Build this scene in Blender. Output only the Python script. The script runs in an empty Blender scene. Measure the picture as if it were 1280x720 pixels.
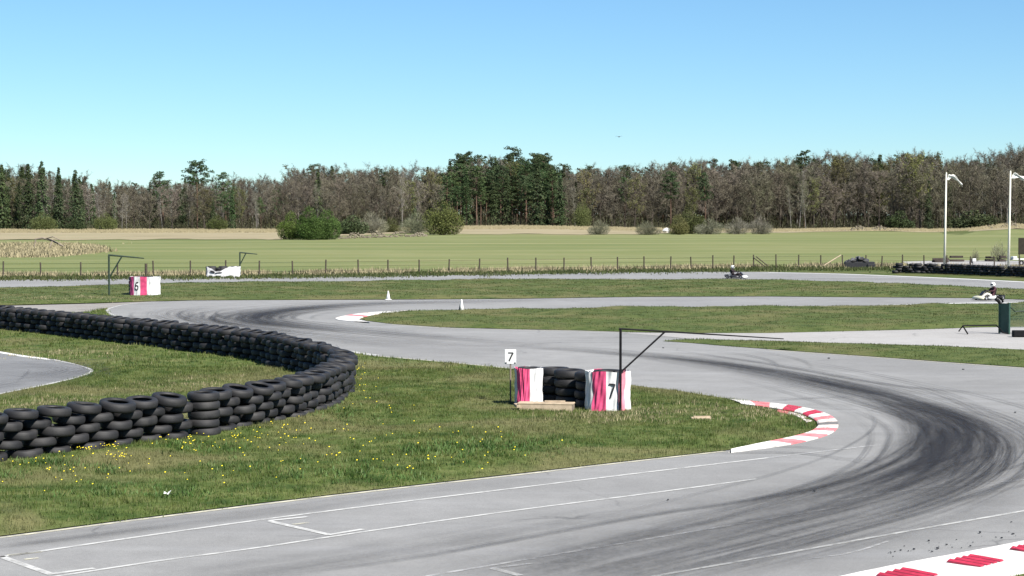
import bpy, math, random
import numpy as np
from mathutils import Vector, Matrix, Euler
from mathutils.geometry import delaunay_2d_cdt

random.seed(7)
RNG = np.random.default_rng(11)
R = math.radians
sc = bpy.context.scene
COL = sc.collection

# ------------------------------------------------------------------ camera
H, F, HOR = 4.8, 2400.0, 271.0
PITCH = math.atan((360 - HOR) / F)
cam_d = bpy.data.cameras.new('camera')
cam = bpy.data.objects.new('camera', cam_d)
COL.objects.link(cam)
cam.location = (0, 0, H)
cam.rotation_euler = (math.pi / 2 - PITCH, 0, 0)
cam_d.sensor_width = 36
cam_d.lens = 36 * F / 1280
cam_d.clip_start = 0.5
cam_d.clip_end = 8000
sc.camera = cam
cp, sp = math.cos(PITCH), math.sin(PITCH)


def at(x, y, z=0.0):
    """ground point seen where the photo has (x, y)"""
    a, b = (x - 640) / F, (360 - y) / F
    dx, dy, dz = a, cp + b * sp, b * cp - sp
    t = (z - H) / dz
    return Vector((dx * t, dy * t, z))


def X_at(x, d):
    return (x - 640) / F * d


def Z_at(y, d):
    return H + (HOR - y) / F * d


# ------------------------------------------------------------------ light
EL, SX, SY = R(47), 0.67, -0.742
sv = Vector((SX * math.cos(EL), SY * math.cos(EL), math.sin(EL)))
sun_d = bpy.data.lights.new('sun', 'SUN')
sun_d.energy = 4.8
sun_d.angle = R(0.5)
sun_d.color = (1.0, 0.955, 0.89)
sun = bpy.data.objects.new('sun', sun_d)
COL.objects.link(sun)
sun.rotation_euler = sv.to_track_quat('Z', 'Y').to_euler()
sun.location = sv * 100
w = bpy.data.worlds.new('World')
sc.world = w
w.use_nodes = True
nt = w.node_tree
bg = nt.nodes['Background']
sky = nt.nodes.new('ShaderNodeTexSky')
sky.sky_type = 'NISHITA'
sky.sun_disc = False
sky.sun_elevation = EL
sky.sun_rotation = math.atan2(SX, SY)
sky.altitude = 4000
sky.air_density = 1.5
sky.dust_density = 0.3
sky.ozone_density = 6.0
bg.inputs['Strength'].default_value = 0.0515
tint = nt.nodes.new('ShaderNodeMix')
tint.data_type = 'RGBA'
tint.blend_type = 'MULTIPLY'
tint.inputs[0].default_value = 1.0
tint.inputs[7].default_value = (.81, .99, 1.05, 1)
nt.links.new(sky.outputs[0], tint.inputs[6])
nt.links.new(tint.outputs[2], bg.inputs['Color'])
sc.view_settings.view_transform = 'Standard'
sc.view_settings.look = 'None'
sc.view_settings.exposure = 1.32
sc.view_settings.gamma = 1
sc.view_settings.use_curve_mapping = False
sc.render.engine = 'CYCLES'
sc.cycles.max_bounces = 6
sc.cycles.transparent_max_bounces = 96


# ------------------------------------------------------------------ materials
class Mat:
    def __init__(s, name):
        s.m = bpy.data.materials.new(name)
        s.m.use_nodes = True
        s.t = s.m.node_tree
        s.b = s.t.nodes['Principled BSDF']
        s.out = s.t.nodes['Material Output']

    def n(s, typ, **kw):
        nd = s.t.nodes.new('ShaderNode' + typ)
        for k, v in kw.items():
            if k in nd.inputs.keys():
                nd.inputs[k].default_value = v
            else:
                setattr(nd, k, v)
        return nd

    def l(s, a, b):
        s.t.links.new(a, b)

    def coord(s, scale=(1, 1, 1), out='Object', loc=(0, 0, 0)):
        tc = s.n('TexCoord')
        mp = s.n('Mapping')
        mp.inputs['Scale'].default_value = scale
        mp.inputs['Location'].default_value = loc
        s.l(tc.outputs[out], mp.inputs[0])
        return mp.outputs[0]

    def noise(s, vec, scale, detail=4, rough=.55, dist=0):
        nd = s.n('TexNoise')
        nd.inputs['Scale'].default_value = scale
        nd.inputs['Detail'].default_value = detail
        nd.inputs['Roughness'].default_value = rough
        nd.inputs['Distortion'].default_value = dist
        if vec is not None:
            s.l(vec, nd.inputs['Vector'])
        return nd.outputs['Fac']

    def ramp(s, fac, stops, interp='LINEAR'):
        nd = s.n('ValToRGB')
        cr = nd.color_ramp
        cr.interpolation = interp
        while len(cr.elements) < len(stops):
            cr.elements.new(0.5)
        for e, (p, c) in zip(cr.elements, sorted(stops, key=lambda q: q[0])):
            e.position = p
            e.color = (c, c, c, 1) if isinstance(c, (int, float)) else (*c, 1)
        s.l(fac, nd.inputs[0])
        return nd.outputs[0]

    def mix(s, fac, a, b, mode='MIX'):
        nd = s.n('Mix', data_type='RGBA', blend_type=mode)
        for sock, v in ((nd.inputs[0], fac), (nd.inputs[6], a), (nd.inputs[7], b)):
            if hasattr(v, 'node'):
                s.l(v, sock)
            elif isinstance(v, (int, float)):
                sock.default_value = v
            else:
                sock.default_value = (*v, 1)
        return nd.outputs[2]

    def math(s, op, a, b=0.0):
        nd = s.n('Math', operation=op)
        for sock, v in zip(nd.inputs, (a, b)):
            if hasattr(v, 'node'):
                s.l(v, sock)
            else:
                sock.default_value = v
        return nd.outputs[0]

    def bump(s, h, strength=.4, dist=.02):
        nd = s.n('Bump')
        nd.inputs['Strength'].default_value = strength
        nd.inputs['Distance'].default_value = dist
        s.l(h, nd.inputs['Height'])
        s.l(nd.outputs[0], s.b.inputs['Normal'])

    def fin(s, col, rough=.8, spec=.25, metal=0.0):
        if hasattr(col, 'node'):
            s.l(col, s.b.inputs['Base Color'])
        else:
            s.b.inputs['Base Color'].default_value = (*col, 1)
        s.b.inputs['Roughness'].default_value = rough
        s.b.inputs['Specular IOR Level'].default_value = spec
        s.b.inputs['Metallic'].default_value = metal
        return s.m

    def alpha(s, a):
        """mix over transparent by factor a"""
        tr = s.n('BsdfTransparent')
        mx = s.n('MixShader')
        s.l(a, mx.inputs[0])
        s.l(tr.outputs[0], mx.inputs[1])
        s.l(s.b.outputs[0], mx.inputs[2])
        s.l(mx.outputs[0], s.out.inputs['Surface'])
        return s.m


def plain(name, col, rough=.7, spec=.3, var=.25, scale=6, metal=0.0):
    m = Mat(name)
    f = m.noise(m.coord(), scale, 5, .6)
    c2 = tuple(v * (1 - var) for v in col)
    c1 = tuple(min(1, v * (1 + var)) for v in col)
    c = m.ramp(f, [(.3, c2), (.7, c1)])
    return m.fin(c, rough, spec, metal)


def mat_asphalt(name, a, b, stain=(.1, .1, .1)):
    m = Mat(name)
    v = m.coord()
    big = m.noise(v, .12, 4, .6, .6)
    mid = m.noise(v, 1.1, 5, .65)
    fine = m.noise(v, 22, 4, .7)
    c = m.ramp(big, [(.34, a), (.66, b)])
    c = m.mix(m.ramp(mid, [(.38, .0), (.70, .42)]), c, stain)
    grit = m.noise(v, 70, 3, .8)
    c = m.mix(m.ramp(fine, [(.35, .0), (.7, .28)]), c, (.06, .06, .06))
    c = m.mix(m.ramp(grit, [(.52, .0), (.70, .45)]), c, (.34, .335, .325))
    c = m.mix(m.ramp(grit, [(.30, .5), (.46, .0)]), c, (.05, .05, .052))
    vo = m.n('TexVoronoi', feature='DISTANCE_TO_EDGE')
    vo.inputs['Scale'].default_value = .16
    dv = m.n('VectorMath', operation='ADD')
    m.l(v, dv.inputs[0])
    nv = m.n('TexNoise')
    nv.inputs['Scale'].default_value = .8
    nv.inputs['Detail'].default_value = 4
    m.l(v, nv.inputs['Vector'])
    m.l(nv.outputs['Color'], dv.inputs[1])
    m.l(dv.outputs[0], vo.inputs['Vector'])
    crack = m.ramp(vo.outputs['Distance'], [(.0, 1.), (.006, 0.)])
    crack = m.math('MULTIPLY', crack, m.ramp(m.noise(v, .3, 2, .5), [(.50, 0.), (.60, .55)]))
    c = m.mix(crack, c, (.05, .05, .052))
    sv_ = m.coord((.05, .9, 1))
    c = m.mix(m.ramp(m.noise(sv_, 1.0, 4, .6), [(.5, 0.), (.75, .25)]), c, (.27, .275, .285))
    m.bump(fine, .25, .01)
    return m.fin(c, .88, .22)


def mat_grass(name, dark, mid, light, straw, blade=False, amt=1.0):
    m = Mat(name)
    v = m.coord()
    big = m.noise(v, .22, 4, .6, .4)
    med = m.noise(v, 1.3, 5, .65)
    fin = m.noise(v, 9, 4, .7)
    c = m.ramp(med, [(.36, dark), (.50, mid), (.64, light)])
    c = m.mix(m.ramp(big, [(.48, 0.), (.62, .8 * amt)]), c, straw)
    c = m.mix(m.ramp(fin, [(.45, 0.), (.75, .5 if amt > .82 else .2)]), c, tuple(x * .45 for x in dark))
    if blade:
        g = m.n('NewGeometry')
        r = g.outputs['Random Per Island']
        c = m.mix(m.ramp(r, [(.0, 0.), (.75, .0), (1., .8)]), c, straw)
        c = m.mix(m.ramp(r, [(.0, .55 * amt * amt), (.4, .0)]), c, tuple(x * .6 for x in dark))
        m.fin(c, .6, .25)
        tl = m.n('BsdfTranslucent')
        m.l(c, tl.inputs[0])
        mx = m.n('MixShader')
        mx.inputs[0].default_value = .45
        m.l(m.b.outputs[0], mx.inputs[1])
        m.l(tl.outputs[0], mx.inputs[2])
        m.l(mx.outputs[0], m.out.inputs['Surface'])
        return m.m
    m.bump(fin, .6 if amt > .82 else .15, .06)
    return m.fin(c, .9, .1)


def mat_foliage(name, stops, trans=.25, rough=.7):
    """leaves / needles / twigs: tone varies by leaf and by tree"""
    m = Mat(name)
    g = m.n('NewGeometry')
    oi = m.n('ObjectInfo')
    c = m.ramp(g.outputs['Random Per Island'], stops)
    hs = m.n('HueSaturation')
    m.l(c, hs.inputs['Color'])
    m.l(m.math('MULTIPLY_ADD', oi.outputs['Random'], .55), hs.inputs['Value'])
    hs.inputs['Value'].links[0].from_node.inputs[2].default_value = .72
    r2 = m.math('FRACT', m.math('MULTIPLY', oi.outputs['Random'], 7.31))
    m.l(m.math('MULTIPLY_ADD', r2, .05), hs.inputs['Hue'])
    hs.inputs['Hue'].links[0].from_node.inputs[2].default_value = .478
    pn = m.noise(g.outputs['Position'], .045, 3, .6)
    cc = m.mix(m.ramp(pn, [(.36, .0), (.64, .8)]), hs.outputs[0], m.mix(1.0, hs.outputs[0], (.80, .92, .62), 'MULTIPLY'))
    m.fin(cc, rough, .15)
    if trans:
        tl = m.n('BsdfTranslucent')
        m.l(hs.outputs[0], tl.inputs[0])
        mx = m.n('MixShader')
        mx.inputs[0].default_value = trans
        m.l(m.b.outputs[0], mx.inputs[1])
        m.l(tl.outputs[0], mx.inputs[2])
        m.l(mx.outputs[0], m.out.inputs['Surface'])
    return m.m


def mat_paint(name, col, wear=.35, under=None, scale=3.0):
    """road paint: worn away in patches"""
    m = Mat(name)
    v = m.coord()
    f = m.noise(v, scale, 6, .75)
    g = m.noise(v, scale * 9, 4, .7)
    a = m.ramp(m.math('ADD', f, m.math('MULTIPLY', g, .12)), [(wear, 0.05), (wear + .26, .92)])
    c = m.mix(m.ramp(g, [(.4, 0.), (.8, .35)]), col, tuple(x * .6 for x in col))
    m.fin(c, .75, .25)
    return m.alpha(a)


def mat_rubber(name, strength, streak, patch=.25, col=(.022, .022, .025), bias=.38, width=.22):
    """tyre rubber laid on the asphalt: streaks along the driven line"""
    m = Mat(name)
    tc = m.n('TexCoord')
    sep = m.n('SeparateXYZ')
    m.l(tc.outputs['UV'], sep.inputs[0])
    u, vv = sep.outputs[0], sep.outputs[1]
    cmb = m.n('CombineXYZ')
    m.l(m.math('MULTIPLY', u, .10), cmb.inputs[0])
    m.l(m.math('MULTIPLY', vv, streak), cmb.inputs[1])
    f = m.noise(cmb.outputs[0], 1.0, 5, .7, .15)
    cm2 = m.n('CombineXYZ')
    m.l(m.math('MULTIPLY', u, patch), cm2.inputs[0])
    m.l(m.math('MULTIPLY', vv, 1.6), cm2.inputs[1])
    cm2.inputs[2].default_value = 5.3
    g = m.noise(cm2.outputs[0], 1.0, 3, .55)
    edge = m.math('SUBTRACT', 1.0, m.math('POWER', m.math('ABSOLUTE', vv), 1.7))
    edge = m.math('MAXIMUM', edge, 0.0)
    a = m.math('MULTIPLY', m.ramp(f, [(bias, 0.), (bias + width, 1.)]), m.ramp(g, [(.32, .15), (.62, 1.)]))
    gr = m.noise(m.coord(), 9, 5, .8)
    a = m.math('MULTIPLY', a, m.ramp(gr, [(.30, .45), (.62, 1.)]))
    a = m.math('MULTIPLY', a, edge)
    att = m.n('Attribute', attribute_name='fade')
    a = m.math('MULTIPLY', a, att.outputs['Fac'])
    a = m.math('MULTIPLY', a, strength)
    m.fin(col, .8, .25)
    return m.alpha(a)


def mat_tyre(name):
    m = Mat(name)
    v = m.coord()
    oi = m.n('ObjectInfo')
    f = m.noise(v, 4, 5, .65)
    c = m.ramp(f, [(.3, (.006, .006, .007)), (.75, (.0155, .0158, .017))])
    c = m.mix(m.ramp(oi.outputs['Random'], [(0, 0.), (1, .45)]), c, (.026, .0245, .025))
    c = m.mix(m.ramp(m.noise(v, 1.6, 4, .6), [(.52, 0.), (.72, .4)]), c, (.05, .047, .043))
    wv = m.n('TexWave', bands_direction='Z')
    wv.inputs['Scale'].default_value = 18
    m.l(v, wv.inputs[0])
    m.bump(wv.outputs['Fac'], .35, .01)
    return m.fin(c, .6, .34)


M = {}
M['asphalt'] = mat_asphalt('asphalt', (.172, .172, .168), (.220, .220, .215), (.124, .124, .122))
M['asphalt_dark'] = mat_asphalt('asphalt_inner', (.115, .118, .121), (.17, .174, .177), (.07, .072, .075))
M['gravel'] = mat_asphalt('pale_gravel', (.26, .253, .243), (.32, .312, .30), (.22, .21, .20))
M['dirt'] = mat_asphalt('dirt_path', (.20, .185, .165), (.245, .235, .22), (.16, .14, .115))
M['grass'] = mat_grass('grass_sheet', (.031, .054, .012), (.066, .090, .024), (.102, .118, .040), (.135, .122, .058), amt=.85)
M['grass_far'] = mat_grass('grass_verge', (.038, .056, .016), (.058, .077, .022), (.078, .093, .031), (.115, .105, .047), amt=.8)
M['blade'] = mat_grass('grass_blade', (.039, .074, .011), (.086, .124, .024), (.146, .170, .046), (.21, .188, .09), True, .85)
M['blade_far'] = mat_grass('verge_blade', (.042, .063, .016), (.064, .088, .024), (.088, .108, .034), (.14, .13, .058), True, .5)
M['straw'] = plain('dry_straw', (.22, .19, .115), .8, .15, .35, 2)
M['tyre'] = mat_tyre('tyre_rubber')
M['white_line'] = mat_paint('white_line_paint', (.42, .42, .405), .34)
M['fresh_line'] = mat_paint('fresh_line_paint', (.60, .60, .58), .16)
M['faint_line'] = mat_paint('faded_line_paint', (.36, .36, .355), .42)
M['yellow_line'] = mat_paint('yellow_line_paint', (.46, .44, .34), .38)
M['white'] = plain('white_paint', (.58, .58, .56), .5, .4, .08, 3)
M['kerb_white'] = plain('kerb_white', (.52, .505, .48), .7, .25, .30, 3.5)
M['kerb_worn'] = plain('kerb_worn', (.50, .44, .40), .8, .2, .3, 4)
M['kerb_red'] = plain('kerb_red', (.34, .022, .050), .65, .3, .3, 5)
M['kerb_red_shade'] = plain('kerb_red_trough_shade', (.14, .014, .028), .75, .2, .4, 7)  # darker red, paints in the shade of the troughs between ribs
M['kerb_pink'] = plain('kerb_faded_red', (.52, .15, .16), .7, .25, .35, 4)
M['black'] = plain('black_paint', (.018, .018, .02), .55, .35, .3, 8)
M['steel_dark'] = plain('dark_steel', (.007, .007, .008), .7, .12, .3, 6)
M['steel_green'] = plain('green_black_steel', (.018, .032, .020), .55, .35, .3, 6)
M['wood'] = plain('pale_wood', (.34, .27, .19), .8, .2, .25, 5)
M['wood_grey'] = plain('grey_wood', (.17, .14, .11), .85, .2, .3, 6)
M['post'] = plain('fence_post_wood', (.055, .045, .035), .85, .2, .3, 5)
M['bark'] = plain('bark', (.058, .048, .040), .9, .1, .35, 1.2)
M['pine_bark'] = plain('pine_bark', (.10, .066, .048), .9, .1, .35, .6)
M['birch_bark'] = plain('birch_bark', (.17, .16, .145), .85, .15, .35, .9)
M['twig'] = mat_foliage('bare_twigs', [(0, (.074, .062, .050)), (.5, (.130, .110, .089)), (1, (.205, .178, .149))], 0)
M['birch_twig'] = mat_foliage('birch_twigs', [(0, (.10, .088, .075)), (.5, (.175, .155, .135)), (1, (.28, .255, .225))], 0)
M['bud'] = mat_foliage('budding_leaves', [(0, (.095, .09, .035)), (.6, (.15, .145, .05)), (1, (.21, .20, .075))], .3)
M['spruce'] = mat_foliage('spruce_needles', [(0, (.022, .036, .018)), (.6, (.046, .066, .030)), (1, (.080, .098, .043))], .1)
M['pine'] = mat_foliage('pine_needles', [(0, (.026, .045, .021)), (.6, (.053, .080, .036)), (1, (.090, .115, .054))], .1)
M['bush_green'] = mat_foliage('bush_leaves', [(0, (.028, .050, .012)), (.6, (.066, .100, .026)), (1, (.110, .150, .042))], .25)
M['bush_olive'] = mat_foliage('olive_leaves', [(0, (.055, .058, .022)), (.6, (.092, .094, .036)), (1, (.14, .138, .056))], .25)
M['bush_grey'] = mat_foliage('grey_twigs', [(0, (.085, .08, .06)), (.6, (.15, .142, .112)), (1, (.21, .20, .165))], 0)
M['under'] = mat_foliage('undergrowth', [(0, (.028, .028, .018)), (.6, (.065, .058, .038)), (1, (.11, .095, .065))], .1)
M['under_green'] = mat_foliage('dark_leaves', [(0, (.020, .030, .014)), (.6, (.042, .055, .024)), (1, (.07, .085, .04))], .1)
M['stone'] = plain('field_stone', (.135, .118, .085), .9, .15, .6, .8)
M['flag'] = plain('flag_cloth', (.58, .58, .54), .8, .15, .05, 2)
M['flagpole'] = plain('flagpole_paint', (.56, .55, .47), .45, .4, .05, 1)
M['suit'] = plain('race_suit', (.045, .018, .024), .8, .2, .3, 8)
M['suit_pale'] = plain('pale_trousers', (.45, .43, .40), .8, .2, .15, 8)
M['suit_black'] = plain('black_suit', (.022, .016, .018), .8, .2, .3, 8)
M['visor'] = Mat('visor').fin((.012, .013, .018), .15, .6)
M['helmet'] = Mat('helmet_shell').fin((.60, .60, .57), .3, .5)
M['nose'] = Mat('kart_nose').fin((.46, .45, .34), .4, .4)
M['fairing'] = Mat('kart_fairing').fin((.48, .48, .46), .35, .5)
M['fairing_black'] = Mat('kart_fairing_black').fin((.02, .02, .024), .4, .5)
M['alloy'] = plain('alloy', (.35, .35, .36), .4, .5, .1, 8, .8)
M['field'] = None


# ------------------------------------------------------------------ object helpers
def tag(o, label=None, cat=None, group=None, kind=None):
    if label:
        o['label'] = label
    if cat:
        o['category'] = cat
    if group:
        o['group'] = group
    if kind:
        o['kind'] = kind
    return o


def empty(name, loc=(0, 0, 0), rz=0, label=None, cat=None, group=None):
    o = bpy.data.objects.new(name, None)
    o.empty_display_size = .2
    COL.objects.link(o)
    o.location = loc
    o.rotation_euler = (0, 0, rz)
    return tag(o, label, cat, group)


def link(name, me, parent=None):
    o = bpy.data.objects.new(name, me)
    COL.objects.link(o)
    if parent is not None:
        o.parent = parent
    return o


def mesh(name, V, Fs, mats, parent=None, smooth=False, idx=None, uv=None):
    me = bpy.data.meshes.new(name)
    me.from_pydata([tuple(v) for v in V], [], [tuple(f) for f in Fs])
    if not isinstance(mats, (list, tuple)):
        mats = [mats]
    for m in mats:
        me.materials.append(m)
    if idx is not None:
        me.polygons.foreach_set('material_index', idx)
    if smooth:
        me.polygons.foreach_set('use_smooth', [True] * len(me.polygons))
    if uv is not None:
        L = me.uv_layers.new(name='UVMap')
        vi = np.empty(len(me.loops), dtype=np.int32)
        me.loops.foreach_get('vertex_index', vi)
        L.data.foreach_set('uv', np.asarray(uv, dtype=np.float32)[vi].ravel())
    me.update()
    return link(name, me, parent)


def tri_mesh(name, V, T, mats, idx=None, smooth=False):
    """numpy triangles -> mesh data"""
    V = np.asarray(V, dtype=np.float32)
    T = np.asarray(T, dtype=np.int32)
    me = bpy.data.meshes.new(name)
    me.vertices.add(len(V))
    me.vertices.foreach_set('co', V.ravel())
    me.loops.add(T.size)
    me.loops.foreach_set('vertex_index', T.ravel())
    me.polygons.add(len(T))
    me.polygons.foreach_set('loop_start', np.arange(0, T.size, 3, dtype=np.int32))
    me.polygons.foreach_set('loop_total', np.full(len(T), 3, dtype=np.int32))
    if not isinstance(mats, (list, tuple)):
        mats = [mats]
    for m in mats:
        me.materials.append(m)
    if idx is not None:
        me.polygons.foreach_set('material_index', np.asarray(idx, dtype=np.int32))
    if smooth:
        me.polygons.foreach_set('use_smooth', np.ones(len(T), dtype=bool))
    me.update(calc_edges=True)
    me.validate()
    return me


class MB:
    """collects shapes into one mesh"""

    def __init__(s):
        s.V, s.F = [], []

    def add(s, V, Fs):
        o = len(s.V)
        s.V += [Vector(v) for v in V]
        s.F += [tuple(i + o for i in f) for f in Fs]
        return s

    def box(s, c, size, rz=0, rot=None, bev=0.0):
        x, y, z = (v / 2 for v in size)
        mt = rot.to_matrix() if rot else Matrix.Rotation(rz, 3, 'Z')
        b = min(bev, x * .9, y * .9, z * .9)
        if b <= 0:
            P = [(-x, -y, -z), (x, -y, -z), (x, y, -z), (-x, y, -z), (-x, -y, z), (x, -y, z), (x, y, z), (-x, y, z)]
            Fs = [(3, 2, 1, 0), (4, 5, 6, 7), (0, 1, 5, 4), (1, 2, 6, 5), (2, 3, 7, 6), (3, 0, 4, 7)]
        else:
            P, Fs = [], []
            rings = [(-z, b), (-z + b, 0), (z - b, 0), (z, b)]
            for zz, i in rings:
                X_, Y_ = x - i, y - i
                P += [(-X_ + b, -Y_, zz), (X_ - b, -Y_, zz), (X_, -Y_ + b, zz), (X_, Y_ - b, zz),
                      (X_ - b, Y_, zz), (-X_ + b, Y_, zz), (-X_, Y_ - b, zz), (-X_, -Y_ + b, zz)]
            for k in range(3):
                for j in range(8):
                    a, d = k * 8 + j, k * 8 + (j + 1) % 8
                    Fs.append((a, d, d + 8, a + 8))
            Fs += [tuple(range(7, -1, -1)), tuple(range(24, 32))]
        return s.add([Vector(c) + mt @ Vector(p) for p in P], Fs)

    def tube(s, pts, r, n=8, cap=True):
        pts = [Vector(p) for p in pts]
        rs = r if isinstance(r, (list, tuple)) else [r] * len(pts)
        P, Fs = [], []
        for i, p in enumerate(pts):
            t = (pts[min(i + 1, len(pts) - 1)] - pts[max(i - 1, 0)]).normalized()
            ref = Vector((0, 0, 1)) if abs(t.z) < .9 else Vector((1, 0, 0))
            a = t.cross(ref).normalized()
            b = t.cross(a)
            for k in range(n):
                th = 2 * math.pi * k / n
                P.append(p + (a * math.cos(th) + b * math.sin(th)) * rs[i])
        for i in range(len(pts) - 1):
            for k in range(n):
                q = (k + 1) % n
                Fs.append((i * n + k, i * n + q, (i + 1) * n + q, (i + 1) * n + k))
        if cap:
            Fs += [tuple(range(n - 1, -1, -1)), tuple(range((len(pts) - 1) * n, len(pts) * n))]
        return s.add(P, Fs)

    def lathe(s, prof, n=24, c=(0, 0, 0), axis='Z', closed=False):
        P, Fs = [], []
        m_ = len(prof)
        for k in range(n):
            th = 2 * math.pi * k / n
            for r, z in prof:
                p = (r * math.cos(th), r * math.sin(th), z)
                if axis == 'Y':
                    p = (p[0], p[2], p[1])
                elif axis == 'X':
                    p = (p[2], p[0], p[1])
                P.append(Vector(c) + Vector(p))
        for k in range(n):
            q = (k + 1) % n
            for j in range(m_ if closed else m_ - 1):
                j2 = (j + 1) % m_
                Fs.append((k * m_ + j, q * m_ + j, q * m_ + j2, k * m_ + j2))
        return s.add(P, Fs)

    def build(s, name, mat, parent=None, smooth=False):
        return mesh(name, s.V, s.F, mat, parent, smooth)


def copy_tree(o, parent=None):
    c = o.copy()
    COL.objects.link(c)
    if parent is not None:
        c.parent = parent
    for ch in list(o.children):
        copy_tree(ch, c)
    return c


# ------------------------------------------------------------------ outlines
def px(pts, z=0.0):
    return np.array([at(x, y, z)[:2] for x, y in pts])


def smooth_line(P, n=6, closed=False):
    P = np.asarray(P, dtype=float)
    m_ = len(P)
    out = []
    rng = range(m_) if closed else range(m_ - 1)
    for i in rng:
        g = (lambda k: P[k % m_]) if closed else (lambda k: P[min(max(k, 0), m_ - 1)])
        p0, p1, p2, p3 = g(i - 1), g(i), g(i + 1), g(i + 2)
        for k in range(n):
            t = k / n
            out.append(.5 * (2 * p1 + (p2 - p0) * t + (2 * p0 - 5 * p1 + 4 * p2 - p3) * t * t
                             + (3 * p1 - p0 - 3 * p2 + p3) * t ** 3))
    if not closed:
        out.append(P[-1])
    return np.array(out)


def resample(P, step):
    seg = np.linalg.norm(np.diff(P, axis=0), axis=1)
    s = np.concatenate([[0], np.cumsum(seg)])
    k = max(2, int(round(s[-1] / step)) + 1)
    q = np.linspace(0, s[-1], k)
    return np.stack([np.interp(q, s, P[:, i]) for i in range(P.shape[1])], 1), q


def inside(P, poly):
    x, y = P[:, 0], P[:, 1]
    r = np.zeros(len(P), dtype=bool)
    n = len(poly)
    j = n - 1
    for i in range(n):
        xi, yi, xj, yj = poly[i][0], poly[i][1], poly[j][0], poly[j][1]
        c = ((yi > y) != (yj > y)) & (x < (xj - xi) * (y - yi) / (yj - yi + 1e-12) + xi)
        r ^= c
        j = i
    return r


def edge_dist(P, poly):
    d = np.full(len(P), 1e9)
    n = len(poly)
    for i in range(n):
        a, b = poly[i], poly[(i + 1) % n]
        ab = b - a
        L2 = max(ab @ ab, 1e-9)
        t = np.clip(((P - a) @ ab) / L2, 0, 1)
        q = P - (a + t[:, None] * ab)
        d = np.minimum(d, np.sqrt((q * q).sum(1)))
    return d


def wob(P):
    x, y = P[:, 0], P[:, 1]
    return (np.sin(x * .9 + 1.3 * np.sin(y * .31)) * np.sin(y * .74 + .6) * .5 + np.sin(x * 2.3 + y * 1.1) * .22
            + np.sin(x * 1.7 - y * 2.9 + 2) * .18 + np.sin(x * .23 + y * .19) * .5)


def island_h(P, edges, amp, base):
    d = np.full(len(P), 1e9)
    for e in edges:
        d = np.minimum(d, edge_dist(P, e))
    s = np.clip(d / 1.4, 0, 1)
    s = s * s * (3 - 2 * s)
    return base + amp * s * (.75 + .55 * wob(P))


ISL = []


def island(name, poly, mat, holes=(), step=.5, amp=.10, base=.030, clip=None):
    """raised grass area: its edge sits just above the asphalt, its middle is uneven"""
    poly = np.asarray(poly)
    edges = [poly] + [np.asarray(h) for h in holes]
    lo, hi = poly.min(0), poly.max(0)
    gx = np.arange(lo[0] + step / 2, hi[0], step)
    gy = np.arange(lo[1] + step / 2, hi[1], step)
    G = np.stack(np.meshgrid(gx, gy), -1).reshape(-1, 2)
    G += RNG.uniform(-.25, .25, G.shape) * step
    k = inside(G, poly)
    for h in holes:
        k &= ~inside(G, h)
    G = G[k]
    d = np.full(len(G), 1e9)
    for e in edges:
        d = np.minimum(d, edge_dist(G, e))
    G = G[d > step * .35]
    pts, es = [], []
    for e in edges:
        q, _ = resample(np.vstack([e, e[:1]]), step)
        q = q[:-1]
        o = len(pts)
        pts += [tuple(v) for v in q]
        es += [(o + i, o + (i + 1) % len(q)) for i in range(len(q))]
    pts += [tuple(v) for v in G]
    V, E, Fc = delaunay_2d_cdt([Vector(p) for p in pts], es, [], 0, 1e-4)[:3]
    V = np.array([tuple(v) for v in V])
    T = np.array([tuple(f) for f in Fc])
    cen = V[T].mean(1)
    k = inside(cen, poly)
    for h in holes:
        k &= ~inside(cen, h)
    T = T[k]
    z = island_h(V, edges, amp, base)
    me = tri_mesh(name, np.column_stack([V, z]), T, mat, smooth=True)
    o = link(name, me)
    tag(o, kind='structure')
    ISL.append((poly, edges, amp, base))
    return o


def sheet(name, poly, z, mat):
    poly = np.asarray(poly)
    V = [Vector(p) for p in poly]
    n = len(V)
    v2, e2, f2 = delaunay_2d_cdt(V, [(i, (i + 1) % n) for i in range(n)], [], 0, 1e-4)[:3]
    v2 = np.array([tuple(v) for v in v2])
    T = np.array([tuple(f) for f in f2])
    T = T[inside(v2[T].mean(1), poly)]
    me = tri_mesh(name, np.column_stack([v2, np.full(len(v2), z)]), T, mat)
    return tag(link(name, me), kind='structure')


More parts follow.
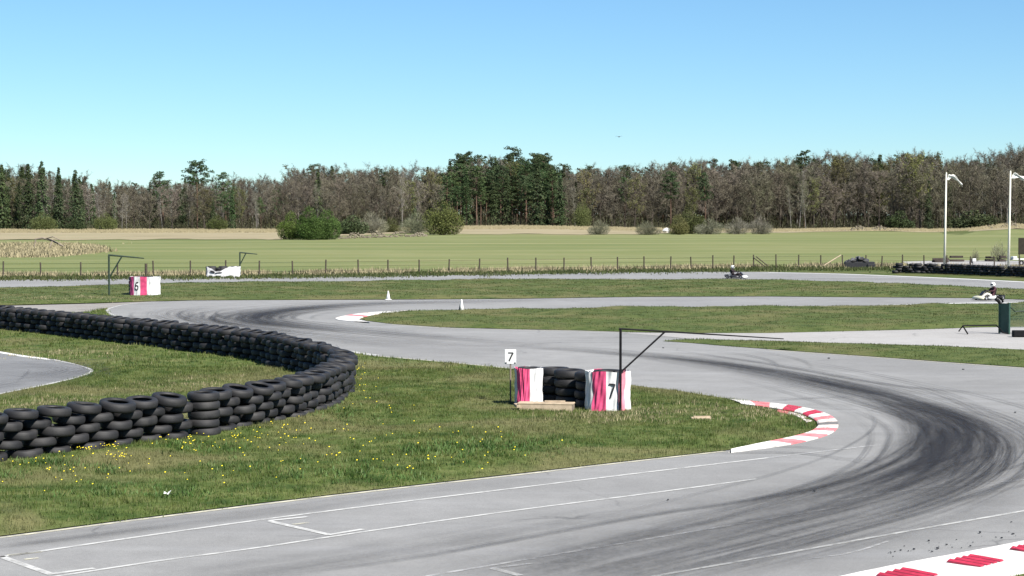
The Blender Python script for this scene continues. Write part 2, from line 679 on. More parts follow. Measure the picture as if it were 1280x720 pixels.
def ribbon(name, line, width, z, mat, fade=(0, 0), n=6, step=.3, kind='structure', acc=None):
    """strip along a line of world points; uv = (length, -1..1)"""
    P = smooth_line(line, n) if n > 1 else np.asarray(line, float)
    W = None
    if not isinstance(width, (int, float)):
        W = smooth_line(np.column_stack([np.asarray(width, float)] * 2), n)[:, 0]
        P = np.column_stack([P, W])
    P, s = resample(P, step)
    hw = (P[:, 2] if W is not None else np.full(len(P), width)) / 2
    P = P[:, :2]
    t = np.gradient(P, axis=0)
    t /= np.linalg.norm(t, axis=1)[:, None] + 1e-9
    nn = np.stack([-t[:, 1], t[:, 0]], 1)
    ks = (-1, -.5, 0, .5, 1) if fade != (0, 0) else (-1, 1)
    V, U, A = [], [], []
    L = s[-1]
    for i in range(len(P)):
        f = 1.0
        if fade[0]:
            f *= min(1, s[i] / fade[0])
        if fade[1]:
            f *= min(1, (L - s[i]) / fade[1])
        for k in ks:
            q = P[i] + nn[i] * hw[i] * k
            V.append((q[0], q[1], z))
            U.append((s[i], k))
            A.append(f)
    m_ = len(ks)
    Fs = [(i * m_ + k, i * m_ + k + 1, (i + 1) * m_ + k + 1, (i + 1) * m_ + k) for i in range(len(P) - 1) for k in range(m_ - 1)]
    Fs = [f[::-1] for f in Fs]
    if acc is not None:
        k0 = len(acc[0])
        acc[0].extend(V)
        acc[1].extend(tuple(i + k0 for i in f) for f in Fs)
        acc[2].extend((u + k0 * .37, v) for u, v in U)
        acc[3].extend(A)
        return None
    return strip_obj(name, V, Fs, U, A, mat, kind)


def strip_obj(name, V, Fs, U, A, mat, kind='structure'):
    o = mesh(name, V, Fs, mat, uv=U)
    at_ = o.data.attributes.new('fade', 'FLOAT', 'POINT')
    at_.data.foreach_set('value', np.array(A, dtype=np.float32))
    return tag(o, kind=kind)


# ------------------------------------------------------------------ terrain
def tz(X, Y):
    X = np.asarray(X, float)
    Y = np.asarray(Y, float)
    s = np.clip((Y - 470) / 200, 0, 1)
    s = s * s * (3 - 2 * s)
    xp = 640 + X / np.maximum(Y, 1) * F
    h = 1.25 * np.exp(-((xp - 650) / 150) ** 2) + 1.9 * np.exp(-((xp - 1262) / 45) ** 2) + .45 * np.exp(-((xp - 1080) / 60) ** 2) + .1
    far = np.clip((Y - 760) / 1600, 0, 1)
    return s * h + far * 6


def grid_sheet(name, xpx, ds, z0, mat, inner=None):
    V = []
    for d in ds:
        for x in xpx:
            X = X_at(x, d)
            V.append((X, d, float(tz(X, d)) + z0))
    n = len(xpx)
    T = []
    for i in range(len(ds) - 1):
        for j in range(n - 1):
            a = i * n + j
            T += [(a, a + 1, a + n + 1), (a, a + n + 1, a + n)]
    return tag(link(name, tri_mesh(name, V, T, mat, smooth=True)), kind='structure')


# the base ground: a polar-ish fan in front plus a block under and behind the camera
xs = list(np.linspace(-2600, 3900, 120))
ds = list(np.geomspace(8, 6000, 110))
V, T = [], []
n = len(xs)
for d in ds:
    for x in xs:
        X = X_at(x, d)
        V.append((X, d, float(tz(X, d)) - .02))
for i in range(len(ds) - 1):
    for j in range(n - 1):
        a = i * n + j
        T += [(a, a + 1, a + n + 1), (a, a + n + 1, a + n)]
o_ = len(V)
V += [(-200, -200, -.02), (200, -200, -.02), (X_at(3900, 8), 8, -.02), (X_at(-2600, 8), 8, -.02)]
T += [(o_, o_ + 1, o_ + 2), (o_, o_ + 2, o_ + 3)]
tag(link('ground', tri_mesh('ground', V, T, M['grass_far'], smooth=True)), kind='structure')

# crop field with its mown stripes, then the straw-pale rough land before the forest
m = Mat('field_crop')
v = m.coord((.012, .05, 1))
f1 = m.noise(v, 1.0, 5, .6, .3)
f2 = m.noise(m.coord((.009, .045, 1)), 1.0, 5, .7, .8)
f4 = m.noise(m.coord((.0025, .045, 1), loc=(3, 8, 0)), 1.0, 5, .65, .5)
f3 = m.noise(m.coord((.25, .25, 1)), 1.0, 4, .7)
c = m.ramp(f1, [(.32, (.092, .115, .040)), (.52, (.122, .137, .052)), (.72, (.162, .160, .072))])
c = m.mix(m.ramp(f2, [(.46, 0.), (.66, .6)]), c, (.215, .205, .105))
c = m.mix(m.ramp(f4, [(.46, 0.), (.66, .5)]), c, (.105, .128, .046))
c = m.mix(m.ramp(f3, [(.4, 0.), (.8, .25)]), c, (.07, .085, .03))
M['field'] = m.fin(c, .9, .1)
m = Mat('dry_meadow')
f1 = m.noise(m.coord((.02, .05, 1)), 1.0, 6, .65, .4)
f2 = m.noise(m.coord((.2, .2, 1)), 1.0, 5, .7)
c = m.ramp(f1, [(.32, (.16, .14, .082)), (.5, (.245, .208, .135)), (.72, (.195, .182, .105))])
c = m.mix(m.ramp(f2, [(.4, 0.), (.8, .35)]), c, (.11, .10, .05))
M['meadow'] = m.fin(c, .95, .1)

d_fence = lambda x: float(at(x, np.interp(x, [0, 320, 640, 840, 942, 1053, 1128, 1280], [346, 344, 340, 337, 335, 334, 333, 332]))[1]) + 2
xs = list(np.linspace(-700, 2000, 160))
# near edge of the field follows the fence
V, T = [], []
ys_far = np.interp(xs, [-700, 0, 350, 380, 540, 580, 740, 960, 1100, 1280, 2000], [300, 300, 299, 297, 291, 293.5, 293.5, 291, 290.5, 291, 291])
K = 26
for x, yf in zip(xs, ys_far):
    d0 = d_fence(x) + 1.5
    d1 = F * H / (yf - HOR)
    for k in range(K):
        d = d0 * (d1 / d0) ** (k / (K - 1))
        X = X_at(x, d)
        V.append((X, d, float(tz(X, d)) + .03))
for j in range(len(xs) - 1):
    for k in range(K - 1):
        a = j * K + k
        T += [(a, a + K, a + K + 1), (a, a + K + 1, a + 1)]
tag(link('field', tri_mesh('field', V, T, M['field'], smooth=True)), kind='structure')
V, T = [], []
for x, yf in zip(xs, ys_far):
    d0 = F * H / (yf - HOR) - 4 + 14 * math.sin(x * .05) * math.sin(x * .021) + random.uniform(-5, 5)
    for k in range(10):
        d = d0 + (780 - d0) * k / 9
        X = X_at(x, d)
        V.append((X, d, float(tz(X, d)) + .10))
for j in range(len(xs) - 1):
    for k in range(9):
        a = j * 10 + k
        T += [(a, a + 10, a + 11), (a, a + 11, a + 1)]
tag(link('dry_meadow', tri_mesh('dry_meadow', V, T, M['meadow'], smooth=True)), kind='structure')

# ------------------------------------------------------------------ track
Z_A = .014
main_px = [(1500, 375), (1280, 375), (1210, 373), (960, 371), (800, 371.5), (640, 374), (480, 375), (330, 375.5), (240, 376),
           (190, 377.5), (155, 380.5), (135, 385), (131, 389), (137, 394), (150, 398.5), (170, 402.5), (200, 407.5), (225, 410),
           (300, 420), (413, 437), (470, 446.5), (560, 454), (640, 462), (700, 470), (800, 484), (850, 490), (913, 500),
           (960, 506), (1000, 512), (1026, 520), (1036, 528), (1034, 538), (1015, 547), (980, 554), (912, 563.5),
           (770, 579), (640, 594), (480, 612), (320, 631), (160, 651), (0, 672), (-160, 693)]
main = px(main_px)
main = np.vstack([main, [[-14, 24.5], [-11, 18], [24, 18], [40, 30]]])
sheet('track', main, Z_A, M['asphalt'])

far_top = [(-120, 352), (0, 350), (160, 348), (320, 345.5), (480, 343.5), (640, 341.5), (800, 340), (960, 340), (1050, 342), (1140, 345.5), (1210, 348.5), (1280, 352), (1460, 361)]
far_bot = [(1460, 371), (1280, 362), (1200, 358), (1120, 355), (1040, 352.5), (960, 350.5), (900, 349.5), (800, 349.5), (640, 350), (480, 351.5), (320, 353), (160, 356), (0, 360), (-120, 364)]
sheet('back_straight', px(far_top + far_bot), .012, M['asphalt'])
inner = [(-120, 428), (-40, 435), (0, 440), (30, 445), (70, 450), (96, 456), (113, 461), (118, 464), (113, 468), (95, 474), (60, 482), (20, 490), (0, 494), (-60, 508), (-140, 522)]
inner_w = px(inner)
sheet('inner_track', inner_w, .016, M['asphalt_dark'])
dirt = [(-140, 383), (0, 382.5), (60, 381), (120, 379.5), (190, 377), (240, 376.5), (150, 381.5), (134, 386), (110, 390), (85, 392), (40, 393), (0, 393.5), (-140, 394)]
sheet('dirt_path', px(dirt), .006, M['dirt'])
spur = [(775, 416.5), (880, 417), (960, 417), (1090, 414), (1150, 412.5), (1220, 410), (1290, 409), (1420, 408), (1420, 446), (1280, 438), (1180, 433.5), (1100, 431), (970, 427), (860, 424), (830, 421)]
sheet('gravel_track', px(spur), .022, M['gravel'])
yard = [(1128, 327.5), (1185, 326), (1280, 326.5), (1400, 327), (1400, 346), (1280, 342), (1220, 339), (1165, 336), (1140, 333)]
sheet('gravel_yard', px(yard), .05, M['gravel'])

# grass areas
inf_px = main_px[11:42]
infield = np.vstack([px(inf_px), px([(-160, 395), (0, 394), (40, 393.5), (85, 392.5), (110, 390.5)])])
island('infield_grass', infield, M['grass'], [inner_w], .55, .10, .028)
p1 = px([(445, 398), (460, 392.5), (500, 389.5), (540, 388.8), (575, 388), (700, 387), (830, 386), (960, 384.5), (1100, 382.5), (1160, 381.5), (1290, 381), (1420, 381.5),
         (1420, 408), (1290, 409), (1220, 410), (1150, 412.5), (1090, 414), (960, 417), (880, 417), (800, 416), (720, 413.5), (640, 412), (560, 410), (490, 405.5), (458, 401.5)])
island('verge_grass', p1, M['grass_far'], (), .8, .16, .030)
p2 = px([(828, 427), (850, 425), (900, 425.5), (970, 427), (1040, 429.5), (1100, 431), (1180, 433.5), (1280, 438), (1420, 446), (1420, 470), (1280, 460), (1180, 453), (1100, 447), (1000, 440), (900, 432.5), (860, 429)])
island('verge_grass', p2, M['grass_far'], (), .7, .12, .030)
g1 = px([(-140, 364.5), (0, 360.5), (160, 356.5), (320, 353.3), (480, 351.8), (640, 350.3), (800, 349.8), (900, 349.8), (960, 350.8), (1040, 353), (1120, 355.5), (1200, 358.5), (1280, 362.5), (1460, 372),
         (1460, 375), (1280, 374.7), (1210, 372.7), (960, 370.7), (800, 371.2), (640, 373.7), (480, 374.7), (330, 375.2), (240, 375.7), (190, 377), (120, 379), (60, 380.5), (0, 382), (-140, 382.5)])
island('verge_grass', g1, M['grass_far'], (), 1.3, .14, .030)
corner = px([(1235, 728), (1262, 717), (1300, 710), (1420, 690), (1420, 760), (1250, 760)])
island('corner_grass', corner, M['grass'], (), .4, .05, .030)


def hgt(P):
    """height of the grass at world points"""
    P = np.atleast_2d(np.asarray(P, float))
    z = np.zeros(len(P))
    for poly, edges, amp, base in ISL:
        k = inside(P, poly)
        if k.any():
            z[k] = island_h(P[k], edges, amp, base)
    return z


# painted lines
Z_L = .021


def line(pts, wd, mat='white_line', z=Z_L, n=6, name='painted_line', step=.3):
    return ribbon(name, px(pts), wd * (.85 if wd < .16 else 1), z, M[mat], n=n, step=step)


line([(-160, 694.8), (0, 673.8), (160, 652.8), (320, 632.7), (480, 613.7), (640, 595.6), (770, 580.5), (905, 565.2)], .13, 'yellow_line')
line([(-160, 720), (0, 698), (160, 674.5), (320, 652), (480, 631.5), (640, 612), (800, 592.5), (960, 573.5)], .11)
line([(960, 573.5), (1040, 564), (1100, 557)], .10, 'faint_line')
line([(20, 731), (85, 720), (200, 702.5), (320, 686.5), (480, 662.5), (640, 640), (800, 619.5), (945, 600)], .10)
line([(500, 729), (545, 720), (640, 704), (800, 677), (950, 652)], .10, 'faint_line')
line([(950, 652), (1050, 635)], .09, 'faint_line')
line([(790, 728), (835, 719), (960, 697), (1120, 668), (1280, 640), (1400, 619)], .10)
line([(1010, 700), (1062, 693), (1110, 678)], .07, 'faint_line')
line([(1050, 627), (1150, 612), (1222, 606.5), (1280, 601), (1400, 588)], .08, 'faint_line')
# grid boxes
line([(0, 697), (65, 720)], .14, n=1)
line([(10, 696), (52, 691)], .12, 'yellow_line', n=1)
line([(30, 701), (48, 699)], .10, 'yellow_line', n=1)
line([(62, 719.5), (118, 712)], .12, n=1, z=.0215)
line([(337, 653), (412, 670)], .14, n=1, z=.0215)
line([(335, 652.5), (384, 647.5)], .12, n=1, z=.022)
line([(366, 657), (386, 654.5)], .10, 'yellow_line', n=1)
line([(410, 670.3), (454, 663)], .12, n=1, z=.0225)
line([(616, 712), (650, 721)], .14, n=1)
line([(614, 712.5), (664, 706)], .11, 'faint_line', n=1, z=.0225)
# outer lines of the hairpin and the banks
line([(240, 376.6), (190, 378.2), (158, 381), (138, 385.5), (134, 389), (140, 393.5), (153, 397.8), (172, 401.5), (190, 404.5)], .14)
line([(185, 404.5), (205, 407.3), (225, 409.5)], .55, 'white_line', n=3)
line([(225, 409.5), (300, 419.5), (380, 431)], .16)
line([(395, 434), (425, 438.5), (452, 442.5), (470, 445)], .42, n=3)
line([(470, 445.5), (560, 453.6), (640, 461.6), (700, 469.5)], .12, 'yellow_line')
line([(240, 376.6), (480, 375.6), (640, 374.6), (800, 372), (960, 371.6), (1210, 373.6), (1290, 375.5), (1400, 376)], .35, 'faint_line')
line([(1100, 382), (1160, 380.6), (1230, 378.8), (1290, 378.2), (1400, 378)], .42, 'fresh_line')
line([(490, 406.2), (560, 410.7), (640, 412.7), (720, 414.2), (780, 416)], .14, 'yellow_line')
line([(960, 437.8), (1000, 440.8), (1100, 447.8), (1180, 453.8), (1280, 461), (1400, 470)], .13, 'yellow_line')
line([(960, 341), (1050, 342.8), (1140, 346.3), (1210, 349.3), (1280, 352.8), (1400, 358.5)], .55, 'fresh_line')
line([(-60, 433), (0, 440.5), (30, 445.4), (70, 450.3)], .45, 'fresh_line', n=3)
line([(60, 449), (96, 456), (111, 461), (116, 464), (111, 467.6), (95, 473.2), (60, 481), (20, 489.3), (0, 493.3), (-60, 507)], .16)

# rubber laid by the karts
M['rub_main'] = mat_rubber('rubber_main', .95, 3.6, .16, bias=.34, width=.26)
M['rub_soft'] = mat_rubber('rubber_soft', .50, 4.5, .12, bias=.32, width=.34)
M['rub_streak'] = mat_rubber('rubber_streak', .60, 9.0, .16, bias=.45, width=.18)
M['rub_haze'] = mat_rubber('rubber_haze', .40, 2.2, .10, bias=.16, width=.5)
M['rub_line'] = mat_rubber('rubber_line', .65, 1.2, .08, bias=.25, width=.2)
zr = [.026]


def rub(pts, wd, mat, fade=(4, 4)):
    zr[0] += .0012
    P = px(pts)
    return ribbon('rubber_marks', P, wd, zr[0], M[mat], fade=fade, step=.35)


rub([(1120, 505), (1215, 540), (1205, 580), (1120, 622), (980, 655), (800, 693), (600, 738)], [2.5, 3.2, 4.2, 5.2, 5.8, 6.0, 6.0], 'rub_haze', (8, 2))
rub([(700, 432), (860, 452), (1000, 474), (1110, 500)], [1.5, 2.4, 3.2, 3.2], 'rub_haze', (10, 4))
rub([(-40, 689), (120, 668), (320, 643), (520, 617), (700, 596)], 1.1, 'rub_haze', (1, 8))
rub([(200, 733), (480, 690), (760, 641), (960, 610)], 1.6, 'rub_haze', (2, 8))
race = [(420, 424), (560, 431), (700, 436), (820, 446), (930, 461), (1030, 480), (1110, 499), (1175, 520), (1205, 545), (1190, 575), (1130, 603), (1020, 634), (880, 668), (740, 703), (600, 742)]
rub(race, [1.2, 1.6, 2.4, 2.8, 3.0, 2.9, 2.9, 3.1, 3.3, 3.3, 3.4, 3.7, 3.9, 4.0, 4.0], 'rub_soft', (14, 3))
rub([(800, 441), (890, 454), (980, 468), (1060, 485), (1120, 501), (1170, 522), (1190, 545), (1170, 574), (1100, 602), (1000, 628), (900, 655)],
    [.8, 1.4, 1.7, 1.8, 1.9, 2.3, 2.7, 2.6, 2.0, 1.5, 1.0], 'rub_main', (6, 8))
rub([(1090, 498), (1150, 512), (1190, 530), (1198, 550), (1175, 575), (1110, 598)], [1.2, 1.7, 2.0, 2.1, 1.9, 1.2], 'rub_main', (3, 3))
rub([(960, 466), (1080, 491), (1180, 518), (1238, 543), (1250, 570), (1228, 600), (1150, 634), (1040, 665), (900, 700), (760, 735)],
    [1.0, 1.4, 1.6, 1.9, 2.0, 2.0, 2.2, 2.4, 2.4, 2.2], 'rub_streak', (5, 3))
rub([(1000, 478), (1100, 500), (1200, 527), (1248, 551), (1248, 580), (1200, 610)], .9, 'rub_streak', (3, 3))
rub([(1150, 508), (1210, 527), (1240, 550), (1236, 577), (1200, 605), (1120, 636)], 1.1, 'rub_streak', (3, 3))
rub([(1090, 590), (1040, 612), (960, 636), (860, 660), (760, 684)], 1.6, 'rub_streak', (4, 5))
rub([(300, 727), (370, 719), (520, 699), (640, 677.5), (800, 648), (900, 633), (1000, 616), (1090, 596)], .28, 'rub_line', (4, 3))
rub([(1060, 566), (985, 560), (900, 562)], .22, 'rub_line', (1.5, 1.5))
rub([(900, 568.5), (985, 567.5), (1040, 573), (1095, 579.5), (1130, 580)], .20, 'rub_line', (.5, 2))
rub([(955, 503), (1000, 500), (1050, 497.5), (1110, 496)], .22, 'rub_line', (.6, 2))
rub([(830, 437), (960, 456), (1110, 482), (1220, 492), (1300, 498)], .35, 'rub_line', (5, 5))
rub([(640, 434), (760, 443), (900, 455), (1000, 470)], .5, 'rub_line', (6, 5))
rub([(0, 683.5), (60, 679), (130, 671), (210, 659)], .35, 'rub_line', (2, 3))
rub([(240, 651), (330, 640), (420, 626), (520, 613)], .30, 'rub_soft', (3, 4))
rub([(1100, 648), (1180, 618), (1236, 588), (1260, 556)], .7, 'rub_streak', (3, 3))
rub([(1225, 588), (1255, 586), (1300, 590)], .25, 'rub_line', (1, 2))
# many single passes of single tyres
M['rub_pass'] = mat_rubber('rubber_pass', .44, 1.5, .12, bias=.22, width=.2)


def passes(centre, k, spread, wlo, whi, lmin, lmax, seed):
    rnd = random.Random(seed)
    P, s_ = resample(smooth_line(px(centre), 8), .4)
    t = np.gradient(P, axis=0)
    t /= np.linalg.norm(t, axis=1)[:, None]
    nn = np.stack([-t[:, 1], t[:, 0]], 1)
    acc = ([], [], [], [])
    for _ in range(k):
        L_ = rnd.uniform(lmin, lmax)
        s0 = rnd.uniform(0, max(.1, s_[-1] - L_))
        m_ = (s_ >= s0) & (s_ <= s0 + L_)
        if m_.sum() < 6:
            continue
        o0, o1, o2 = rnd.gauss(0, spread), rnd.gauss(0, spread * .6), rnd.uniform(0, 6.28)
        q = np.linspace(0, 1, m_.sum())
        off = o0 + o1 * np.sin(q * 2.2 + o2)
        for side in ((0,) if rnd.random() < .5 else (0, 1.12)):
            zr[0] += .0003
            Q = P[m_] + nn[m_] * (off + side)[:, None]
            ribbon('rubber_marks', Q[::2], rnd.uniform(wlo, whi), zr[0], M['rub_pass'], fade=(L_ * .3, L_ * .35), n=2, step=.4, acc=acc)
    strip_obj('rubber_marks', *acc, M['rub_pass'])


passes([(760, 438), (900, 455), (1030, 480), (1110, 499), (1178, 522), (1208, 545), (1190, 577), (1130, 605), (1020, 636), (880, 670), (740, 705), (600, 744)], 34, 1.15, .10, .24, 8, 26, 5)
passes([(1080, 494), (1170, 514), (1225, 536), (1246, 560), (1232, 590), (1160, 622), (1040, 660)], 16, .6, .08, .2, 5, 14, 6)
passes([(700, 376), (500, 380), (390, 386), (325, 394), (318, 402), (390, 412), (520, 425), (680, 438)], 18, 1.6, .2, .45, 25, 70, 7)
passes([(300, 384), (225, 389), (212, 396), (260, 407), (380, 422)], 10, 1.6, .2, .4, 12, 40, 8)
passes([(-40, 458), (40, 457), (88, 463), (60, 472), (-20, 490)], 9, 1.4, .12, .3, 4, 12, 9)
# far hairpin
rub([(900, 372.8), (760, 374.5), (640, 377), (500, 379.5), (420, 384), (360, 390), (325, 397), (330, 404), (390, 411), (470, 417), (600, 427), (720, 437)],
    [1.5, 2.0, 2.4, 2.8, 3.2, 3.6, 3.8, 3.6, 3.0, 2.6, 2.0, 1.4], 'rub_main', (30, 20))
rub([(480, 379.5), (400, 385), (345, 391), (318, 397.5), (335, 404), (390, 410), (460, 415)], [2, 2.4, 2.8, 3.0, 2.6, 2.2, 1.6], 'rub_main', (8, 6))
rub([(420, 382), (330, 386), (270, 392), (255, 399), (290, 408), (380, 419), (480, 428)], 2.2, 'rub_streak', (8, 6))
rub([(300, 383), (220, 388), (195, 394), (215, 402), (280, 411)], 1.6, 'rub_streak', (6, 5))
rub([(330, 382), (260, 386), (225, 392), (235, 400), (300, 410), (400, 424), (520, 437), (640, 448)], 1.6, 'rub_streak', (6, 12))
rub([(860, 347), (960, 348.6), (1040, 350), (1140, 350.3), (1220, 353), (1300, 357)], 1.2, 'rub_line', (12, 12))
rub([(500, 348.5), (640, 346), (800, 344), (900, 344), (1000, 345)], 1.4, 'rub_soft', (12, 12))
rub([(-60, 462), (0, 458), (50, 458), (90, 463), (60, 472), (0, 483), (-60, 497)], 2.0, 'rub_streak', (2, 2))


# kerbs
def kerb(name, outer, inner_, nseg, mats, hi=.07, lo=.024, flat=.0, rib=0.0, lbl=None):
    o, _ = resample(smooth_line(px(outer, lo), 6), .05)
    i, _ = resample(smooth_line(px(inner_, hi), 6), .05)
    N = nseg * 6
    q = np.linspace(0, 1, N + 1)
    o = np.stack([np.interp(q, np.linspace(0, 1, len(o)), o[:, k]) for k in (0, 1)], 1)
    i = np.stack([np.interp(q, np.linspace(0, 1, len(i)), i[:, k]) for k in (0, 1)], 1)
    prof = [(0, lo - .02), (0, lo + .012), (.5, lo + (hi - lo) * .7), (.93, hi), (1, hi - .02), (1, -.01)]
    V, Fs, idx = [], [], []
    for a, b in zip(o, i):
        for t, z in prof:
            p = a + (b - a) * t
            V.append((p[0], p[1], z))
    m_ = len(prof)
    for s in range(N):
        for k in range(m_ - 1):
            Fs.append((s * m_ + k, s * m_ + k + 1, (s + 1) * m_ + k + 1, (s + 1) * m_ + k))
            idx.append((s // 6) % len(mats))
    ob = mesh(name, V, Fs, mats, idx=idx)
    return tag(ob, kind='structure')


M['kerb_rub'] = mat_asphalt('kerb_rubbered', (.10, .095, .095), (.20, .18, .175), (.05, .05, .05))
out7 = [(911, 499), (940, 501.5), (975, 505), (1005, 509.5), (1030, 516), (1043, 523), (1048, 530), (1044, 538), (1030, 545), (1000, 553), (960, 559.5), (911, 565.5)]
in7 = [(926, 503.5), (950, 506.5), (975, 510), (996, 514), (1010, 519), (1020, 524.5), (1022, 530), (1018, 535), (1008, 540), (985, 546), (950, 553), (914, 561)]
W_, P_, Rd = M['kerb_white'], M['kerb_pink'], M['kerb_red']
kerb('kerb', out7, in7, 19, [W_, P_, W_, Rd, W_, Rd, W_, P_, M['kerb_worn'], M['kerb_rub'], M['kerb_worn'], P_, W_, P_, W_, P_, W_, W_, W_], .10)
# second, older row of blocks just inside it
kerb('kerb', [(972, 510.5), (998, 515), (1012, 520.5), (1020, 526)], [(972, 514), (990, 518), (1002, 523.5), (1008, 528)], 5, [M['kerb_pink'], M['kerb_worn'], M['kerb_worn'], M['kerb_worn'], M['kerb_worn']], .07)
kerb('kerb', [(545, 387.2), (500, 388.6), (462, 390.6), (436, 393.8), (420, 397.5), (424, 400), (442, 402)], [(545, 389), (505, 390.4), (474, 392.8), (456, 395.5), (449, 397.8), (450, 399.8), (462, 402.3)],
     12, [W_, M['kerb_worn'], W_, W_, M['kerb_worn'], W_, P_, W_, M['kerb_worn'], W_, W_, W_], .08)
# the white slab kerb at the bottom right with its red saw-tooth ribs
sl_o = [(1010, 732), (1057, 719.5), (1130, 704.5), (1210, 690), (1280, 676.5), (1360, 661)]
sl_i = [(1110, 757), (1180, 741), (1250, 721), (1275, 714), (1320, 707), (1400, 693)]
slab = kerb('kerb', sl_o, sl_i, 6, [M['kerb_white']], .075)


def rib_patch(c0, c1, c2, c3):
    """four saw-tooth ribs inside the quad of photo points (left, top, right, bottom)"""
    A, B, C_, D = [np.array(at(*p, .085)[:2]) for p in (c0, c1, c2, c3)]
    mb = MB()
    K = 4
    for k in range(K):
        t0, t1 = k / K + .02, (k + 1) / K - .02
        a0, b0 = A + (B - A) * t0, D + (C_ - D) * t0
        a1, b1 = A + (B - A) * t1, D + (C_ - D) * t1
        zb, zt = .058, .092
        zm = zb + (zt - zb) * .45
        P = [(*a0, zb), (*a1, zb), (*b1, zb), (*b0, zb), (*(a0 * .35 + a1 * .65), zt), (*(b0 * .35 + b1 * .65), zt),
             (*(a0 * .71 + a1 * .29), zm), (*(b0 * .71 + b1 * .29), zm)]
        mb.add(P, [(6, 4, 5, 7), (4, 1, 2, 5), (0, 6, 7, 3), (0, 1, 4, 6), (3, 7, 5, 2), (3, 2, 1, 0)])
    o = mb.build('rib_block', [M['kerb_red'], M['kerb_red_shade']], slab)
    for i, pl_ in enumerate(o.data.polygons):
        pl_.material_index = 1 if i % 6 in (1, 2) else 0  # trough shade painted on rear slopes and the foot of near slopes
    return o


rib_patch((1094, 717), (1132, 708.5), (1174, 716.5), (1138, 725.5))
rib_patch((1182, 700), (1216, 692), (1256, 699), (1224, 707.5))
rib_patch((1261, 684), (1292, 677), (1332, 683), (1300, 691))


# ------------------------------------------------------------------ grass blades and flowers (nobody could count them)
def blades(name, poly, dens, hmin, hmax, wd, nb, mat, holes=(), lim=None, keep=None, spread=.05, extra=None, slope=.5):
    poly = np.asarray(poly)
    lo, hi = poly.min(0), poly.max(0)
    if lim is not None:
        lo, hi = np.maximum(lo, lim[0]), np.minimum(hi, lim[1])
    N = int((hi - lo).prod() * dens)
    P = RNG.uniform(lo, hi, (N, 2))
    k = inside(P, poly)
    for h in holes:
        k &= ~inside(P, h)
    xp = 640 + P[:, 0] / P[:, 1] * F
    k &= (xp > -90) & (xp < 1370)
    if keep is not None:
        k &= keep(P)
    P = P[k]
    if extra is not None:
        P = np.vstack([P, extra])
    z = hgt(P) + tz(P[:, 0], P[:, 1]) * 0
    n = len(P)
    big = (.75 + .5 * (np.sin(P[:, 0] * .8 + P[:, 1] * .5) * np.sin(P[:, 1] * 1.1 - P[:, 0] * .3) * .5 + .5))
    q = np.repeat(P, nb, 0)
    zz = np.repeat(z, nb)
    bb = np.repeat(big, nb)
    m_ = len(q)
    q = q + RNG.normal(0, spread, q.shape)
    th = RNG.uniform(0, 2 * np.pi, m_)
    h = RNG.uniform(hmin, hmax, m_) * bb
    lean = h[:, None] * slope * np.stack([np.cos(th + 1.2), np.sin(th + 1.2)], 1) * RNG.uniform(.2, 1.5, (m_, 1))
    s = np.stack([np.cos(th), np.sin(th)], 1) * wd * RNG.uniform(.6, 1.3, (m_, 1)) / 2
    V = np.empty((m_, 3, 3))
    V[:, 0, :2] = q - s
    V[:, 1, :2] = q + s
    V[:, 2, :2] = q + lean
    V[:, 0, 2] = V[:, 1, 2] = zz - .015
    V[:, 2, 2] = zz + h
    o = link(name, tri_mesh(name, V.reshape(-1, 3), np.arange(m_ * 3).reshape(-1, 3), mat))
    return tag(o, kind='stuff')


def near_edge(line_px, wdt):
    ln = px(line_px)
    def f(P):
        d = np.full(len(P), 1e9)
        for a, b in zip(ln[:-1], ln[1:]):
            ab = b - a
            t = np.clip(((P - a) @ ab) / (ab @ ab), 0, 1)
            q = P - (a + t[:, None] * ab)
            d = np.minimum(d, np.sqrt((q * q).sum(1)))
        return d < wdt
    return f


tag(blades('grass', infield, 75, .035, .085, .014, 6, M['blade'], [inner_w], lim=((-26, 28), (12, 60)), spread=.06),
    'green and straw tinted grass of the infield round the tyre wall', 'grass')
tag(blades('grass', infield, 14, .05, .11, .03, 5, M['blade'], [inner_w], lim=((-40, 58), (12, 100)), spread=.1),
    'green grass strip between the tyre wall and the far hairpin', 'grass')
tag(blades('grass', p1, 12, .02, .06, .028, 5, M['blade_far'], spread=.15), 'olive green grass of the long wedge between the two tracks', 'grass')
tag(blades('grass', p2, 20, .02, .055, .024, 5, M['blade_far'], spread=.12), 'olive green grass of the short wedge below the gravel track', 'grass')
tag(blades('grass', g1, 6, .02, .07, .045, 5, M['blade_far'], spread=.2), 'green grass strip in front of the far straight', 'grass')
tag(blades('grass', corner, 60, .03, .07, .016, 5, M['blade'], spread=.06), 'grass behind the white kerb in the bottom corner', 'grass')

# weeds: broader, fresher leaves in clumps
P = []
for cx, cy, sx, sy, k in ((132, 592, 6, 2.5, 26), (5, 598, 14, 3, 30), (60, 584, 20, 4, 50), (560, 572, 40, 6, 120), (640, 565, 50, 6, 120), (470, 600, 60, 4, 70), (250, 566, 40, 5, 60), (430, 525, 20, 6, 50), (180, 620, 70, 5, 80), (350, 590, 60, 6, 80)):
    for _ in range(k):
        P.append(at(random.gauss(cx, sx), random.gauss(cy, sy))[:2])
P = np.array(P)
o = blades('weeds', infield, .0001, .04, .10, .035, 7, mat_grass('weed_leaf', (.045, .10, .02), (.08, .15, .035), (.12, .19, .055), (.16, .19, .08), True, .3), [inner_w], spread=.07, extra=P[inside(P, infield)], slope=.9)
tag(o, 'fresh green broad leaved weeds in clumps on the near infield', 'weeds')
